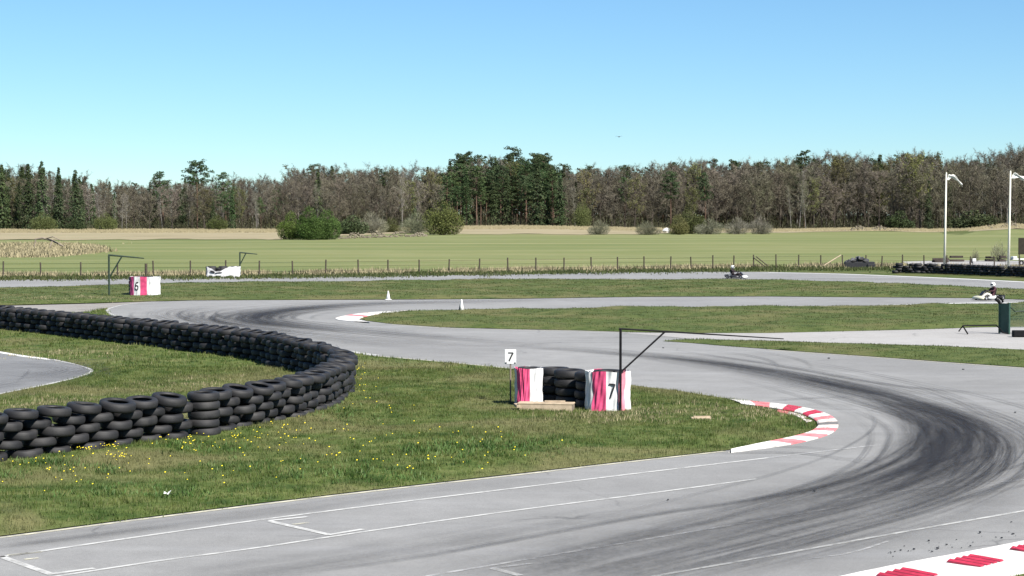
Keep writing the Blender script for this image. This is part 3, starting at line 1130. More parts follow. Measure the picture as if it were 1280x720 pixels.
# dandelions
c0 = px([(120, 556), (150, 572), (60, 590), (30, 570)])
P = []
for cx, cy, sx, sy, k in ((118, 567, 16, 4, 80), (150, 578, 9, 2, 14), (230, 562, 40, 8, 30), (60, 590, 40, 9, 22), (450, 480, 10, 18, 26), (300, 556, 50, 8, 34),
                          (420, 560, 90, 20, 40), (560, 570, 90, 16, 30), (200, 600, 100, 14, 34), (480, 590, 70, 8, 14), (330, 540, 60, 8, 20), (40, 560, 40, 8, 12)):
    for _ in range(k):
        P.append(at(random.gauss(cx, sx), random.gauss(cy, sy))[:2])
P = np.array(P)
P = P[inside(P, infield)]
z = hgt(P)
mb = MB()
for (x, y), zz in zip(P, z):
    r_ = random.uniform(.009, .017)
    t_ = random.uniform(-.5, .5)
    zz += random.uniform(.06, .11)
    pts = [(x + r_ * math.cos(a), y + r_ * math.sin(a) * .9, zz + r_ * math.sin(a) * .5) for a in [i * math.pi / 3 for i in range(6)]]
    mb.add([(x, y, zz + r_ * .5)] + pts, [(0, i + 1, (i + 1) % 6 + 1) for i in range(6)])
o = mb.build('dandelion_flowers', plain('dandelion_yellow', (.62, .50, .03), .8, .1, .15, 9))
tag(o, 'small yellow dandelions scattered over the infield grass', 'flowers', kind='stuff')
# pale dry tufts by the tyres and round corner seven
P = []
for cx, cy, sx, sy, k in ((770, 525, 40, 5, 160), (800, 519, 70, 6, 120), (140, 512, 70, 6, 140), (260, 488, 50, 5, 140), (940, 520, 35, 6, 110), (60, 508, 50, 4, 90), (70, 446, 60, 3, 120), (30, 378, 60, 2, 90), (100, 376, 60, 1.5, 120)):
    for _ in range(k):
        P.append(at(random.gauss(cx, sx), random.gauss(cy, sy))[:2])
P = np.array(P)
big = np.vstack([infield.min(0), infield.max(0)])
o = blades('dry_grass', infield, .0001, .04, .10, .02, 6, M['straw'], [inner_w], spread=.09, extra=P[inside(P, infield) | inside(P, g1)])
tag(o, 'straw coloured dry tufts beside the tyres and barriers', 'dry grass')


# ------------------------------------------------------------------ tyres
def tyre_mesh(name, Ro, Wd, n=28, hole=.56):
    h = Wd / 2
    prof = [(Ro * hole, -h * .72), (Ro * .66, -h * .97), (Ro * .82, -h), (Ro * .93, -h * .86), (Ro * .985, -h * .62), (Ro, -h * .2), (Ro, h * .2),
            (Ro * .985, h * .62), (Ro * .93, h * .86), (Ro * .82, h), (Ro * .66, h * .97), (Ro * hole, h * .72), (Ro * (hole + .04), h * .5),
            (Ro * .86, h * .4), (Ro * .88, 0), (Ro * .86, -h * .4), (Ro * (hole + .04), -h * .5)]
    mb = MB().lathe(prof, n, closed=True)
    me = bpy.data.meshes.new(name)
    me.from_pydata([tuple(v) for v in mb.V], [], [f[::-1] for f in mb.F])
    me.materials.append(M['tyre'])
    me.polygons.foreach_set('use_smooth', [True] * len(me.polygons))
    me.update()
    return me


TW = .186
TY = [tyre_mesh('car_tyre', r_, w_) for r_, w_ in ((.35, .192), (.34, .184), (.365, .198), (.345, .18), (.38, .205), (.33, .18), (.355, .19))]
n_tyre = [0]


def tyre(x, y, z, label, group, k=None, tilt=.05, s=1.0):
    me = TY[random.randrange(7) if k is None else k]
    o = link('car_tyre', me)
    o.location = (x, y, z)
    o.rotation_euler = (random.uniform(-tilt, tilt), random.uniform(-tilt, tilt), random.uniform(0, 6.28))
    o.scale = (s, s, s * random.uniform(.96, 1.02))
    n_tyre[0] += 1
    return tag(o, label, 'tyre', group)


wall_px = [(-70, 588), (0, 578), (80, 569), (160, 559), (240, 548), (320, 535.5), (365, 524.5), (398, 513.5), (419, 502), (428, 492), (424, 482.5), (404, 473), (366, 463),
           (320, 452), (240, 441.5), (160, 431.5), (80, 421.5), (0, 413), (-70, 407)]
wl = smooth_line(px(wall_px), 10)
SP = .765
wp, ws = resample(wl, .05)
L = ws[-1]
tip = ws[np.argmin(np.abs(wp[:, 1] - 52.2) + 3 * np.abs(wp[:, 0] - wp[:, 0].max()))]
COURSE = ['bottom', 'second', 'third', 'fourth', 'top']
ARM = [('the tyre wall\'s near arm', 'tyres of the near wall arm'),
       ('the sharp bend of the tyre wall', 'tyres of the wall bend'),
       ('the tyre wall\'s far shaded arm', 'tyres of the far wall arm')]
STK = [at(256.5, 546.9), at(388, 468.5), at(352, 459)]
for lay in range(5):
    s = .35 + (lay % 2) * SP / 2
    while s < L:
        x = np.interp(s, ws, wp[:, 0])
        y = np.interp(s, ws, wp[:, 1])
        xp = 640 + x / y * F
        if -40 < xp and min(math.hypot(x - q_.x, y - q_.y + .12) for q_ in STK) > .34:
            arm = 1 if abs(s - tip) < 4.2 else (0 if s < tip else 2)
            j = .05 if lay < 4 else .03
            tx, ty = np.interp(s + .1, ws, wp[:, 0]) - x, np.interp(s + .1, ws, wp[:, 1]) - y
            off = random.uniform(-.06, .06) + (.03 if lay % 2 else -.03)
            o_t = tyre(x + random.uniform(-j, j) - ty * 10 * off, y + random.uniform(-j, j) + tx * 10 * off, .045 + TW / 2 + lay * (TW + .004) + (.012 if lay else 0),
                 'black car tyre in the %s course of %s' % (COURSE[lay], ARM[arm][0]), ARM[arm][1], tilt=(.05 if lay < 4 else .07))
            if arm < 2 or lay == 4:
                # the wall leans a little towards the start straight
                ax = Vector((tx, ty, 0)).normalized()
                if arm == 2:
                    ax = -ax
                qn = Matrix.Rotation((.04, .05, .06, .07, .12)[lay] + random.uniform(-.05, .05), 3, ax)
                o_t.rotation_euler = (qn @ o_t.rotation_euler.to_matrix()).to_euler()
        s += SP * random.uniform(.985, 1.03)
# the square stacks that stand in and beside the wall
for (xx, yy, k, lb) in ((256.5, 546.9, 5, 'the straight stack on the near wall arm'), (388, 468.5, 5, 'the dark stack inside the wall bend'),
                        (352, 459, 5, 'the stack left of the wall bend')):
    p = at(xx, yy)
    for i in range(k):
        tyre(p.x + random.uniform(-.02, .02), p.y - .12 + random.uniform(-.02, .02), .05 + TW / 2 + i * (TW + .008),
             'black car tyre, %s one in %s' % (('lowest', 'second', 'third', 'fourth', 'topmost')[i], lb), 'tyres of the square stacks', tilt=.03, k=0)
p = at(352, 458)
o = tyre(p.x - .1, p.y - .62, .045 + .115, 'loose black tyre lying on the grass at the foot of the wall bend', None, tilt=.1)


# ------------------------------------------------------------------ striped banner wraps with their numbers
def stroke(pts, wd):
    """2-d polyline -> quads"""
    P = [Vector(p) for p in pts]
    V, Fs = [], []
    for i, p in enumerate(P):
        a = (P[min(i + 1, len(P) - 1)] - P[max(i - 1, 0)]).normalized()
        nn = Vector((-a.y, a.x)) * wd / 2
        V += [p + nn, p - nn]
    Fs = [(2 * i, 2 * i + 1, 2 * i + 3, 2 * i + 2) for i in range(len(P) - 1)]
    return V, Fs


def digit(ch):
    if ch == '7':
        a = [(.04, .94), (.60, .94)]
        b = [(.60, .97), (.46, .68), (.30, .34), (.16, 0)]
        return [(a, .12), (b, .13)]
    cx, cy, rx, ry = .30, .30, .24, .25
    loop = [(cx + rx * math.cos(t), cy + ry * math.sin(t)) for t in [2 * math.pi * i / 20 for i in range(21)]]
    arc = [(.52, .88), (.40, .94), (.26, .88), (.13, .70), (.07, .48), (.06, .30)]
    return [(loop, .15), (arc, .15)]


def wrap_thing(name, loc, rz, a, b, h, stripes, label, num=None, num_x=0, num_h=.4, num_z=.4, seed=1, top='black', sag=None, power=2.6, dark_side=None):
    """banner cloth round a block of tyres. a, b: half sizes in plan; stripes: [(x_end on the front, material)] left to right"""
    rnd = random.Random(seed)
    root = empty(name, loc, rz, label, 'barrier')
    ph = [rnd.uniform(0, 6.28) for _ in range(6)]

    def plan(th):
        cx, sx_ = math.cos(th), math.sin(th)
        e = 2 / power
        return a * math.copysign(abs(cx) ** e, cx), b * math.copysign(abs(sx_) ** e, sx_)

    def surf(th, v, off=0.0):
        x, y = plan(th)
        r_ = math.hypot(x, y)
        wr = .007 * math.sin(v * 9 + th * 3 + ph[0]) + .007 * math.sin(v * 15 - th * 9 + ph[1]) + .009 * math.sin(th * 17 + v * 4 + ph[2]) \
            + .008 * math.sin(th * 31 - v * 9 + ph[3])
        k = 1 + (wr - .018 * math.sin(v * math.pi) + off) / r_
        zt = h + (sag(x / a) if sag else .012 * math.sin(th * 5 + ph[4]))
        return Vector((x * k, y * k, v * zt))

    N, K = 220, 14
    V, Fs, idx = [], [], []
    mats, ends = [], []
    for xe, m_ in stripes:
        if m_ not in mats:
            mats.append(m_)
        ends.append((xe, mats.index(m_)))
    for i in range(N):
        th = 2 * math.pi * i / N
        for k in range(K + 1):
            V.append(surf(th, k / K))
    for i in range(N):
        j = (i + 1) % N
        xm, ym = plan(2 * math.pi * (i + .5) / N)
        mi = next((q for xe, q in ends if xm / a <= xe), ends[-1][1])
        for k in range(K):
            Fs.append((i * (K + 1) + k, j * (K + 1) + k, j * (K + 1) + k + 1, i * (K + 1) + k + 1))
            idx.append(mi)
    mesh('banner', V, Fs, mats, root, True, idx)
    # tyres showing on top, one dark slightly sunken block
    mb = MB()
    k_ = max(1, int(round(a / b)))
    for q in range(k_):
        cx = (q - (k_ - 1) / 2) * 2 * a / k_
        Ro = min(a / k_, b) * .90
        mb.lathe([(Ro * .5, h - .10), (Ro * .62, h - .005), (Ro * .85, h + .012), (Ro * .97, h - .05), (Ro * .97, .02)], 24, (cx, 0, 0))
    mb.build('tyre_core', M['tyre'], root, True)
    if num:
        sc_ = num_h
        V, Fs = [], []
        for pts, wd in digit(num):
            pts2 = []
            for p0, p1 in zip(pts[:-1], pts[1:]):
                for t in range(4):
                    pts2.append((p0[0] + (p1[0] - p0[0]) * t / 4, p0[1] + (p1[1] - p0[1]) * t / 4))
            pts2.append(pts[-1])
            v2, f2 = stroke(pts2, wd)
            o_ = len(V)
            for p_ in v2:
                X_ = num_x * a + (p_.x - .3) * sc_ * .72
                e = 2 / power
                cc = max(-1, min(1, X_ / a))
                # angle on the front (negative y) half for this x
                th = 2 * math.pi - math.acos(math.copysign(abs(cc) ** (1 / e), cc))
                q_ = surf(th, (num_z + p_.y * sc_) / h, max(.012, .02 * h) + .002 * len(V) / 200)
                V.append(q_)
            Fs += [tuple(i + o_ for i in f) for f in f2]
        mesh('number', V, Fs, M['black'], root)
    return root


PINK = plain('banner_pink', (.50, .060, .145), .55, .3, .28, 4)
PINK2 = plain('banner_pale_pink', (.56, .19, .24), .55, .3, .25, 4)
PLUM = plain('banner_plum', (.30, .045, .13), .6, .3, .2, 3)
BW = plain('banner_white', (.50, .495, .49), .55, .3, .20, 3.5)

b7 = at(761, 519)
wrap_thing('striped_barrier', (b7.x, b7.y + .42, .05), R(-6), .555, .44, 1.0,
           [(-.66, BW), (-.04, PINK), (.44, BW), (.52, BW), (.80, PINK2), (1.1, BW)],
           'waist high barrier wrapped in a pink and white banner with a black 7', '7', .20, .36, .36, 3, power=2.25)
b7b = at(661, 512.5)
wrap_thing('striped_barrier', (b7b.x, b7b.y + .36, .05), R(8), .345, .36, .98, [(-.94, BW), (-.06, PINK), (1.1, BW)],
           'narrow pink and white wrapped stack behind the wooden box', seed=8)
# bare stacks between the two wraps
for i, (xx, yy) in enumerate(((692, 508), (714, 511.5), (739, 516))):
    p = at(xx, yy)
    for k in range(4):
        tyre(p.x + random.uniform(-.03, .03), p.y + .42 + (.10 if i == 2 else 0), (.05 + .112 + k * .222) + .03,
             'bare black tyre, %s of the %s stack between the striped wraps' % (('lowest', 'second', 'third', 'topmost')[k], ('rear', 'middle', 'shaded')[i]),
             'bare tyres at corner seven', k=2, tilt=.02, s=1.09)


def gantry(px_base, z_top, base_z, arm_len, arm_drop, arm_yaw, brace_z, brace_x, r_, mat, label, armr=None, split=None):
    p = at(*px_base)
    root = empty('boom_post', (p.x, p.y, 0), 0, label, 'boom post')
    MB().tube([(0, 0, base_z - .05), (0, 0, z_top)], r_, 8).build('post', mat, root)
    dx, dy = math.cos(arm_yaw), math.sin(arm_yaw)
    ar = armr or r_ * .9
    e = Vector((dx * arm_len, dy * arm_len, z_top - arm_drop))
    k = Vector((dx * arm_len * .30, dy * arm_len * .30, z_top - arm_drop * .30))
    MB().tube([(-.04, 0, z_top), k, e], [ar, ar, ar * .6], 8).build('arm', mat, root)
    MB().tube([(0.02, 0, brace_z), (dx * brace_x, dy * brace_x, z_top - arm_drop * brace_x / arm_len - .02)], r_ * .75, 8).build('brace', mat, root)
    return root


g = gantry((775.5, 519.3), 2.10, .05, 4.15, .30, R(12), 1.06, 1.10, .031, M['steel_dark'], 'tall dark steel boom post standing before the striped 7 barrier', .021)
gantry((136.5, 370.5), 2.50, .05, 2.12, .20, R(0), 1.15, .78, .06, M['steel_green'], 'green black boom post left of the number 6 barrier')
gantry((300, 346), 1.95, .05, 1.40, .14, R(0), 1.0, .48, .06, M['steel_green'], 'dark boom post right of the crumpled white banner barrier')
b6 = at(178.5, 371.5)
wrap_thing('striped_barrier', (b6.x + .03, b6.y + .6, .05), R(-8), .88, .60, 1.17, [(-.96, BW), (-.60, PLUM), (-.12, BW), (.36, PINK), (1.1, BW)],
           'broad barrier wrapped in a pink and white banner with a black 6', '6', -.36, .50, .36, 5, power=3.4)
p = at(162, 370)
for k in range(5):
    tyre(p.x + .18, p.y + .78, .05 + .11 + k * .214, 'black tyre, %s of the stack left of the number 6 barrier' % ('lowest', 'second', 'middle', 'fourth', 'topmost')[k],
         'tyres beside the number six barrier', k=2, tilt=.02, s=1.06)
# crumpled white banner barrier on the far straight
b5 = at(277, 347)
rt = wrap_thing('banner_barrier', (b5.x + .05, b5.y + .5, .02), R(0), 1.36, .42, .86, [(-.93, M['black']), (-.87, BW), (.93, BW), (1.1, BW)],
                'low crumpled white banner barrier with dark folds on the far straight', seed=4, sag=lambda t: -.42 * math.exp(-((t + .25) / .42) ** 2) + .02 * math.sin(t * 19), power=4)
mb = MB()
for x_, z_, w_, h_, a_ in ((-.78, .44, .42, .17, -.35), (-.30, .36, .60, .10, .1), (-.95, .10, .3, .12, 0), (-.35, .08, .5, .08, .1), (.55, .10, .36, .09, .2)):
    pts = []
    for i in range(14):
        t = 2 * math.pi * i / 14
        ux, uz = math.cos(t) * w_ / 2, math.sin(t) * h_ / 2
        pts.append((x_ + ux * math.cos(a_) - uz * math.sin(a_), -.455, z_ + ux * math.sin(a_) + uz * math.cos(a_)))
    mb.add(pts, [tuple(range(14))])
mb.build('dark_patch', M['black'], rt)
for i, x_ in enumerate((-.95, -.32, .33)):
    for k in range(4):
        tyre(b5.x + .05 + x_, b5.y + .5 + random.uniform(-.04, .04), .02 + .10 + k * .19, 'black tyre inside the crumpled white banner barrier', 'tyres inside the white banner barrier', k=1, tilt=.04)

# ------------------------------------------------------------------ number sign, wooden box, cones, small things
p = at(638, 508)
s = empty('number_sign', (p.x, p.y, .06), R(-6), 'small white square sign with a black 7 on a thin post', 'sign')
MB().tube([(0, .02, -.1), (0, .02, 1.35)], .021, 8).build('post', M['wood_grey'], s)
pl = MB().box((0, 0, 1.20), (.29, .022, .37), bev=.006).build('plate', M['white'], s)
V, Fs = [], []
for pts, wd in digit('7'):
    v2, f2 = stroke(pts, wd * 1.25)
    o_ = len(V)
    V += [((q.x - .3) * .23 + .0, -.0135 - .001 * (o_ > 0), 1.09 + q.y * .22) for q in v2]
    Fs += [tuple(i + o_ for i in f) for f in f2]
mesh('number', V, Fs, M['black'], pl)
mb = MB()
for q in (-.11, .12):
    mb.box((q, -.014, 1.045), (.035, .012, .03))
mb.build('clip', M['black'], pl)

p = at(683, 519)
cr = empty('wooden_box', (p.x, p.y + .2, .05), R(-9), 'low box of pale weathered boards in front of the bare tyres', 'wooden box')
MB().box((0, 0, .225), (1.36, .42, .035), bev=.006).build('lid', M['wood'], cr)
MB().box((0, -.19, .10), (1.30, .03, .205)).build('front_board', M['wood'], cr)
MB().box((0, .19, .10), (1.30, .03, .205)).build('back_board', M['wood_grey'], cr)
mb = MB()
mb.box((-.655, 0, .10), (.03, .40, .205)).box((.655, 0, .10), (.03, .40, .205))
mb.build('end_board', M['wood_grey'], cr)
mb = MB()
MB().box((-.71, -.05, .16), (.09, .5, .06), rz=.3).build('loose_slat', M['wood'], cr)
MB().box((.2, .1, .262), (.5, .12, .03), rz=.1).build('loose_slat', M['wood'], cr)

p = at(876, 528)
o = MB().box((0, 0, 0), (.46, .14, .05), rz=.05, bev=.008).box((.03, .05, .03), (.4, .07, .03), rz=.1).build('wood_offcut', M['wood'])
o.location = (p.x, p.y, .10)
tag(o, 'short piece of pale wood lying on the grass', 'wood offcut')
p = at(211, 625)
mb = MB()
for k in range(5):
    a_ = k * 1.25
    mb.add([(0, 0, .01), (.10 * math.cos(a_), .09 * math.sin(a_), .05 + .02 * (k % 2)), (.09 * math.cos(a_ + .9), .10 * math.sin(a_ + .9), .02)], [(0, 1, 2)])
o = mb.build('paper_scrap', M['white'])
o.location = (p.x, p.y, .09)
tag(o, 'crumpled white paper scrap lying in the near grass', 'paper scrap')

for i, (xx, yy, hh, lb) in enumerate(((485.3, 375.5, .52, 'small white traffic cone on the verge beyond the far hairpin'), (577, 390.5, .60, 'white traffic cone with a dark streak on the wedge edge'))):
    p = at(xx, yy)
    c_ = empty('traffic_cone', (p.x, p.y, .03 + .03 * i), 0, lb, 'traffic cone', 'white traffic cones')
    MB().lathe([(.0, hh), (.030, hh - .005), (.045, hh * .82), (.085, hh * .45), (.125, .035), (.10, .03)], 20).build('body', M['white'], c_, True)
    MB().box((0, 0, .02), (.36, .36, .035), rz=.2, bev=.012).build('base', M['white'], c_)
    if i:
        mb = MB()
        mb.add([(-.145, -.02, .05), (-.10, -.10, .05), (-.088, -.065, .36), (-.10, -.02, .36)], [(0, 1, 2, 3)])
        mb.build('dirt_mark', M['black'], c_)

# stones and rubber crumbs swept off the racing line
mb = MB()
for _ in range(45):
    xx = random.uniform(1110, 1300)
    yy = np.interp(xx, [1080, 1180, 1280, 1300], [700, 684, 668, 664]) + random.gauss(0, 4.5)
    p = at(xx, yy)
    r_ = random.choice((.004, .005, .007, .012)) * random.uniform(.7, 1.4)
    mb.box((p.x, p.y, .024 + r_ * .4), (r_ * 2, r_ * 1.6, r_), rz=random.uniform(0, 3))
for xx, yy, r_ in ((1225, 668, .045), (1172, 688, .045), (1165, 692, .03), (1213, 685, .035), (1018, 616, .05), (835, 627, .04), (1036, 449, .07), (1204, 463, .06), (1269, 517, .05), (829, 436, .06), (1152, 706, .03), (1170, 702, .03)):
    p = at(xx, yy)
    r_ *= .42
    mb.box((p.x, p.y, .03 + r_ * .3), (r_ * 2.4, r_ * 1.6, r_), rz=random.uniform(0, 3))
tag(mb.build('rubber_crumbs', M['black']), 'dark rubber crumbs and grit scattered off the racing line', 'crumbs', kind='stuff')


# ------------------------------------------------------------------ wire fence
FX = [-40, 4, 51, 101, 147, 192, 238, 282, 324, 366, 407, 448, 485, 524, 561, 599, 635, 670, 705, 739, 772, 805, 838, 864, 891, 917, 942, 970, 998, 1026, 1053, 1082, 1102, 1128, 1155, 1183, 1213, 1243, 1274, 1306]
FY = lambda x: float(np.interp(x, [0, 320, 640, 840, 942, 1053, 1128, 1180, 1280], [347, 345, 340.5, 337.5, 335.5, 334.5, 335, 336, 338]))
fp = at(FX[0], FY(FX[0]))
fence = empty('wire_fence', (fp.x, fp.y, 0), 0, 'long wire fence of thin dark wooden posts along the crop field', 'fence')
pts = []
for x in FX:
    q = at(x, FY(x))
    pts.append(q)
    hh = random.uniform(1.12, 1.30)
    l_ = q - fp
    MB().tube([(l_.x, l_.y, -.1), (l_.x + random.uniform(-.05, .05), l_.y, hh)], .062, 7).build('post', M['post'], fence)
mb = MB()
for zz in (.35, .72, 1.08):
    mb.tube([(q.x - fp.x, q.y - fp.y, zz) for q in pts], .008, 4, False)
mb.build('wire', M['steel_dark'], fence)
for (xa, xb, za, zb) in ((1027, 1051, .1, 1.2), (957, 942, .1, 1.0), (945, 960, 1.1, .2)):
    a, b = at(xa, FY(xa)), at(xb, FY(xb))
    MB().tube([(a.x - fp.x, a.y - fp.y - .12, za), (b.x - fp.x, b.y - fp.y - .1, zb)], .05, 6).build('brace', M['wood'] if xa == 1027 else M['post'], fence)
p = at(185, 345.5)
o = MB().tube([(0, 0, -.1), (0, 0, 1.05)], .11, 8).build('stout_post', M['post'])
o.location = (p.x, p.y - .8, 0)
tag(o, 'single stout brown post by the fence behind the number 6 barrier', 'post')

# dry grass along the fence
P = []
for x in np.arange(-90, 1400, .9):
    for _ in range(5):
        yy = FY(x) + random.gauss(-1.2, 1.0)
        if random.random() < .5 + .5 * math.sin(x * .05) * math.sin(x * .021):
            P.append(at(x, yy)[:2])
P = np.array(P)
fpoly = px([(-120, 352), (1400, 352), (1400, 325), (-120, 325)])
o = blades('dry_grass', fpoly, .0001, .12, .50, .10, 5, M['straw'], spread=.35, extra=P)
tag(o, 'straw coloured rough grass along the foot of the wire fence', 'dry grass')
P = []
for x in np.arange(-90, 1400, .8):
    for _ in range(5):
        P.append(at(x, FY(x) + random.gauss(.8, 1.6))[:2])
o = blades('grass', fpoly, .0001, .08, .26, .10, 5, M['blade_far'], spread=.4, extra=np.array(P))
tag(o, 'green grass growing along the wire fence', 'grass')

# dry bank with dead branches in the field on the left
P = []
for _ in range(4600):
    x, y = random.uniform(-90, 130), random.uniform(304.5, 322)
    if math.sin(x * .13 + y) * math.sin(y * .9 + x * .05) > .45:
        continue
    if y > 305 + 5 * max(0, (x - 95) / 35) and y < 322 - 7 * max(0, (x - 60) / 70):
        P.append(at(x, y)[:2])
bank = px([(-120, 335), (200, 335), (200, 295), (-120, 295)])
o = blades('dry_bank_grass', bank, .0001, .15, .60, .30, 5, M['straw'], spread=.8, extra=np.array(P), slope=.35)
tag(o, 'pale dry grass bank in the crop field at the left', 'dry grass')
p = at(62, 312)
o = MB().tube([(-2.2, 0, 1.5), (-1, 0, 1.7), (.4, .1, 1.3), (2.0, .2, .5)], [.10, .16, .16, .10], 7).tube([(-.6, 0, 1.6), (.6, -.4, 1.9), (1.6, -.3, 1.4)], [.1, .08, .05], 6) \
    .tube([(.4, 0, 1.3), (.1, -.6, .1)], [.1, .07], 6).tube([(-2.0, 0, 1.5), (-2.3, -.3, .0)], [.09, .07], 6).build('dead_branch', M['wood_grey'])
o.location = (p.x, p.y, 0)
tag(o, 'dead grey branch lying on the dry grass bank', 'dead branch')


# ------------------------------------------------------------------ stones
def rock(mb, c, r_, flat=.7):
    P, Fs = [], []
    n, k = 7, 4
    for j in range(k + 1):
        ph = math.pi * j / k - math.pi / 2
        for i in range(n):
            th = 2 * math.pi * i / n
            q = r_ * random.uniform(.72, 1.2)
            P.append((c[0] + q * math.cos(ph) * math.cos(th), c[1] + q * math.cos(ph) * math.sin(th), c[2] + q * math.sin(ph) * flat))
    for j in range(k):
        for i in range(n):
            i2 = (i + 1) % n
            Fs.append((j * n + i, j * n + i2, (j + 1) * n + i2, (j + 1) * n + i))
    mb.add(P, Fs)


def rubble(name, x0, x1, yb, yt, k, r0, r1, label, dist):
    mb = MB()
    for _ in range(k):
        x = random.uniform(x0, x1)
        t = random.random()
        e = min(1, (x - x0) / 25, (x1 - x) / 25 + .2)
        d = dist(x) + t * 14
        X = X_at(x, d)
        z = float(tz(X, d))
        rock(mb, (X, d, z + t * e * (yb - yt) * d / F * (.55 + .45 * math.sin(x * .23)) + .08), random.uniform(r0, r1))
    return tag(mb.build(name, M['stone']), label, 'stones', kind='stuff')


rubble('field_stones', 396, 535, 299, 292, 420, .10, .36, 'long pile of pale field stones right of the green bushes', lambda x: float(np.interp(x, [396, 540], [400, 470])))
rubble('field_stones', 1045, 1130, 291, 285, 260, .12, .42, 'low pile of pale stones at the forest foot', lambda x: 600)
rubble('field_stones', 1225, 1330, 290, 284, 200, .12, .42, 'stony grass knoll at the right forest foot', lambda x: 600)
d = 560
o_ = MB()
rock(o_, (0, 0, .6), 1.25, .65)
o = o_.build('white_boulder', M['white'])
o.location = (X_at(833, d), d, float(tz(X_at(833, d), d)))
tag(o, 'small white boulder between the round grey shrubs at the field end', 'boulder')

# ------------------------------------------------------------------ right hand yard
tw = px([(1120, 341.5), (1150, 342), (1190, 343), (1240, 345.2), (1290, 347), (1360, 350)])
tp_, _ = resample(smooth_line(tw, 5), .52)
mb = MB()
prof = [(.17, -.08), (.27, -.11), (.315, -.07), (.33, 0), (.315, .07), (.27, .11), (.17, .08)]
for lay in range(4):
    for i, q in enumerate(tp_):
        t = tp_[min(i + 1, len(tp_) - 1)] - q
        qq = q + t * (.5 * (lay % 2)) + RNG.normal(0, .06, 2)
        if lay == 3 and random.random() < .25:
            continue
        mb.lathe([(r_, z_ + .12 + lay * .205 + random.uniform(0, .03)) for r_, z_ in prof], 12, (qq[0], qq[1], 0))
tag(mb.build('tyre_row', M['tyre'], None, True), 'low far tyre wall of black tyres in front of the gravel yard', 'tyre wall', kind='stuff')

# jumble of scrap in a low black box by the fence
p = at(1075.5, 335.5)
jb = empty('scrap_box', (p.x, p.y + .6, 0), R(-4), 'low black box heaped with dark scrap and tyres beside the fence', 'scrap box')
MB().box((0, 0, .32), (2.75, 1.1, .58), bev=.04).box((1.05, -.1, .22), (.75, 1.15, .40), bev=.04).build('box', M['black'], jb)
mb = MB()
for k in range(26):
    x = random.gauss(-.15, .55)
    x = max(-1.15, min(1.1, x))
    top = .62 * math.exp(-((x - .1) / .75) ** 2)
    rot = Euler((random.uniform(-.6, .6), random.uniform(-.7, .7), random.uniform(0, 3)))
    mb.box((x, random.uniform(-.35, .35), .62 + random.uniform(0, max(.05, top * .6))), (random.uniform(.2, .6), random.uniform(.15, .4), random.uniform(.1, .35)), rot=rot, bev=.03)
mb.build('scrap', plain('grey_scrap', (.06, .06, .065), .6, .3, .6, 3), jb)
mb = MB()
for (x, z, t_) in ((-.60, .70, .3), (.05, .88, .25), (.45, .74, .5)):
    prof_ = [(.17, -.08), (.27, -.11), (.33, 0), (.27, .11), (.17, .08)]
    m2 = MB().lathe(prof_, 14)
    R_ = Euler((t_, .3 * x, x)).to_matrix()
    mb.add([R_ @ v + Vector((x, -.3, z)) for v in m2.V], m2.F)
mb.build('tyre', M['tyre'], jb, True)


def flag_pole(px_b, y_top, label, seed, lean=.012):
    p = at(*px_b)
    hh = Z_at(y_top, p.y)
    rt = empty('flagpole', (p.x, p.y, 0), 0, label, 'flagpole', 'white flagpoles behind the far tyre wall')
    MB().tube([(0, 0, 0), (hh * lean * .5, 0, hh * .5), (hh * lean, 0, hh)], [.125, .10, .065], 12).build('pole', M['flagpole'], rt, True)
    mb = MB().lathe([(0, .12), (.06, .08), (.07, .02), (.05, -.03), (0, -.04)], 10, (hh * lean, 0, hh))
    mb.build('finial', M['flagpole'], rt, True)
    rnd = random.Random(seed)
    ph = rnd.uniform(0, 6)
    V, Fs = [], []
    N, K = 26, 8
    for i in range(N + 1):
        t = i / N
        wd = (.34 * (1 - t) ** .8 + .13 + .12 * math.sin(t * 13 + ph)) * (1 if t > .06 else .7)
        cx = hh * lean + .10 + (1.35 if seed == 1 else 1.7) * t
        cz = hh - .42 + (.10 * math.sin(t * 9 + ph) if seed == 2 else .16 * math.sin(t * 4.4)) - (1.05 if seed == 1 else .5) * max(0, t - .45) ** 1.2
        for k in range(K + 1):
            u = k / K - .5
            V.append((cx + .05 * math.sin(u * 6 + t * 5), .16 * math.sin(t * 9 + u * 7 + ph) * t ** .4, cz + u * wd))
    for i in range(N):
        for k in range(K):
            a = i * (K + 1) + k
            Fs.append((a, a + 1, a + K + 2, a + K + 1))
    f = mesh('flag', V, Fs, M['flag'], rt, True)
    f.modifiers.new('cloth', 'SOLIDIFY').thickness = .012
    return rt


flag_pole((1180.5, 336), 217, 'tall white flagpole with a wind blown white pennant, standing clear of the frame edge', 1)
flag_pole((1260.5, 339), 215, 'tall white flagpole with a torn streaming flag beside the dark board', 2)

p = at(1281, 335)
bd = empty('dark_board', (p.x, p.y, 0), 0, 'dark brown board on posts cut by the right frame edge', 'board')
MB().box((0, 0, 2.05), (1.25, .08, 1.55), bev=.01).build('panel', plain('dark_board_paint', (.022, .018, .012), .7, .2, .3, 2), bd)
for q in (-.52, .52):
    MB().tube([(q, .07, -.05), (q, .07, 2.7)], .05, 8).build('post', M['post'], bd)

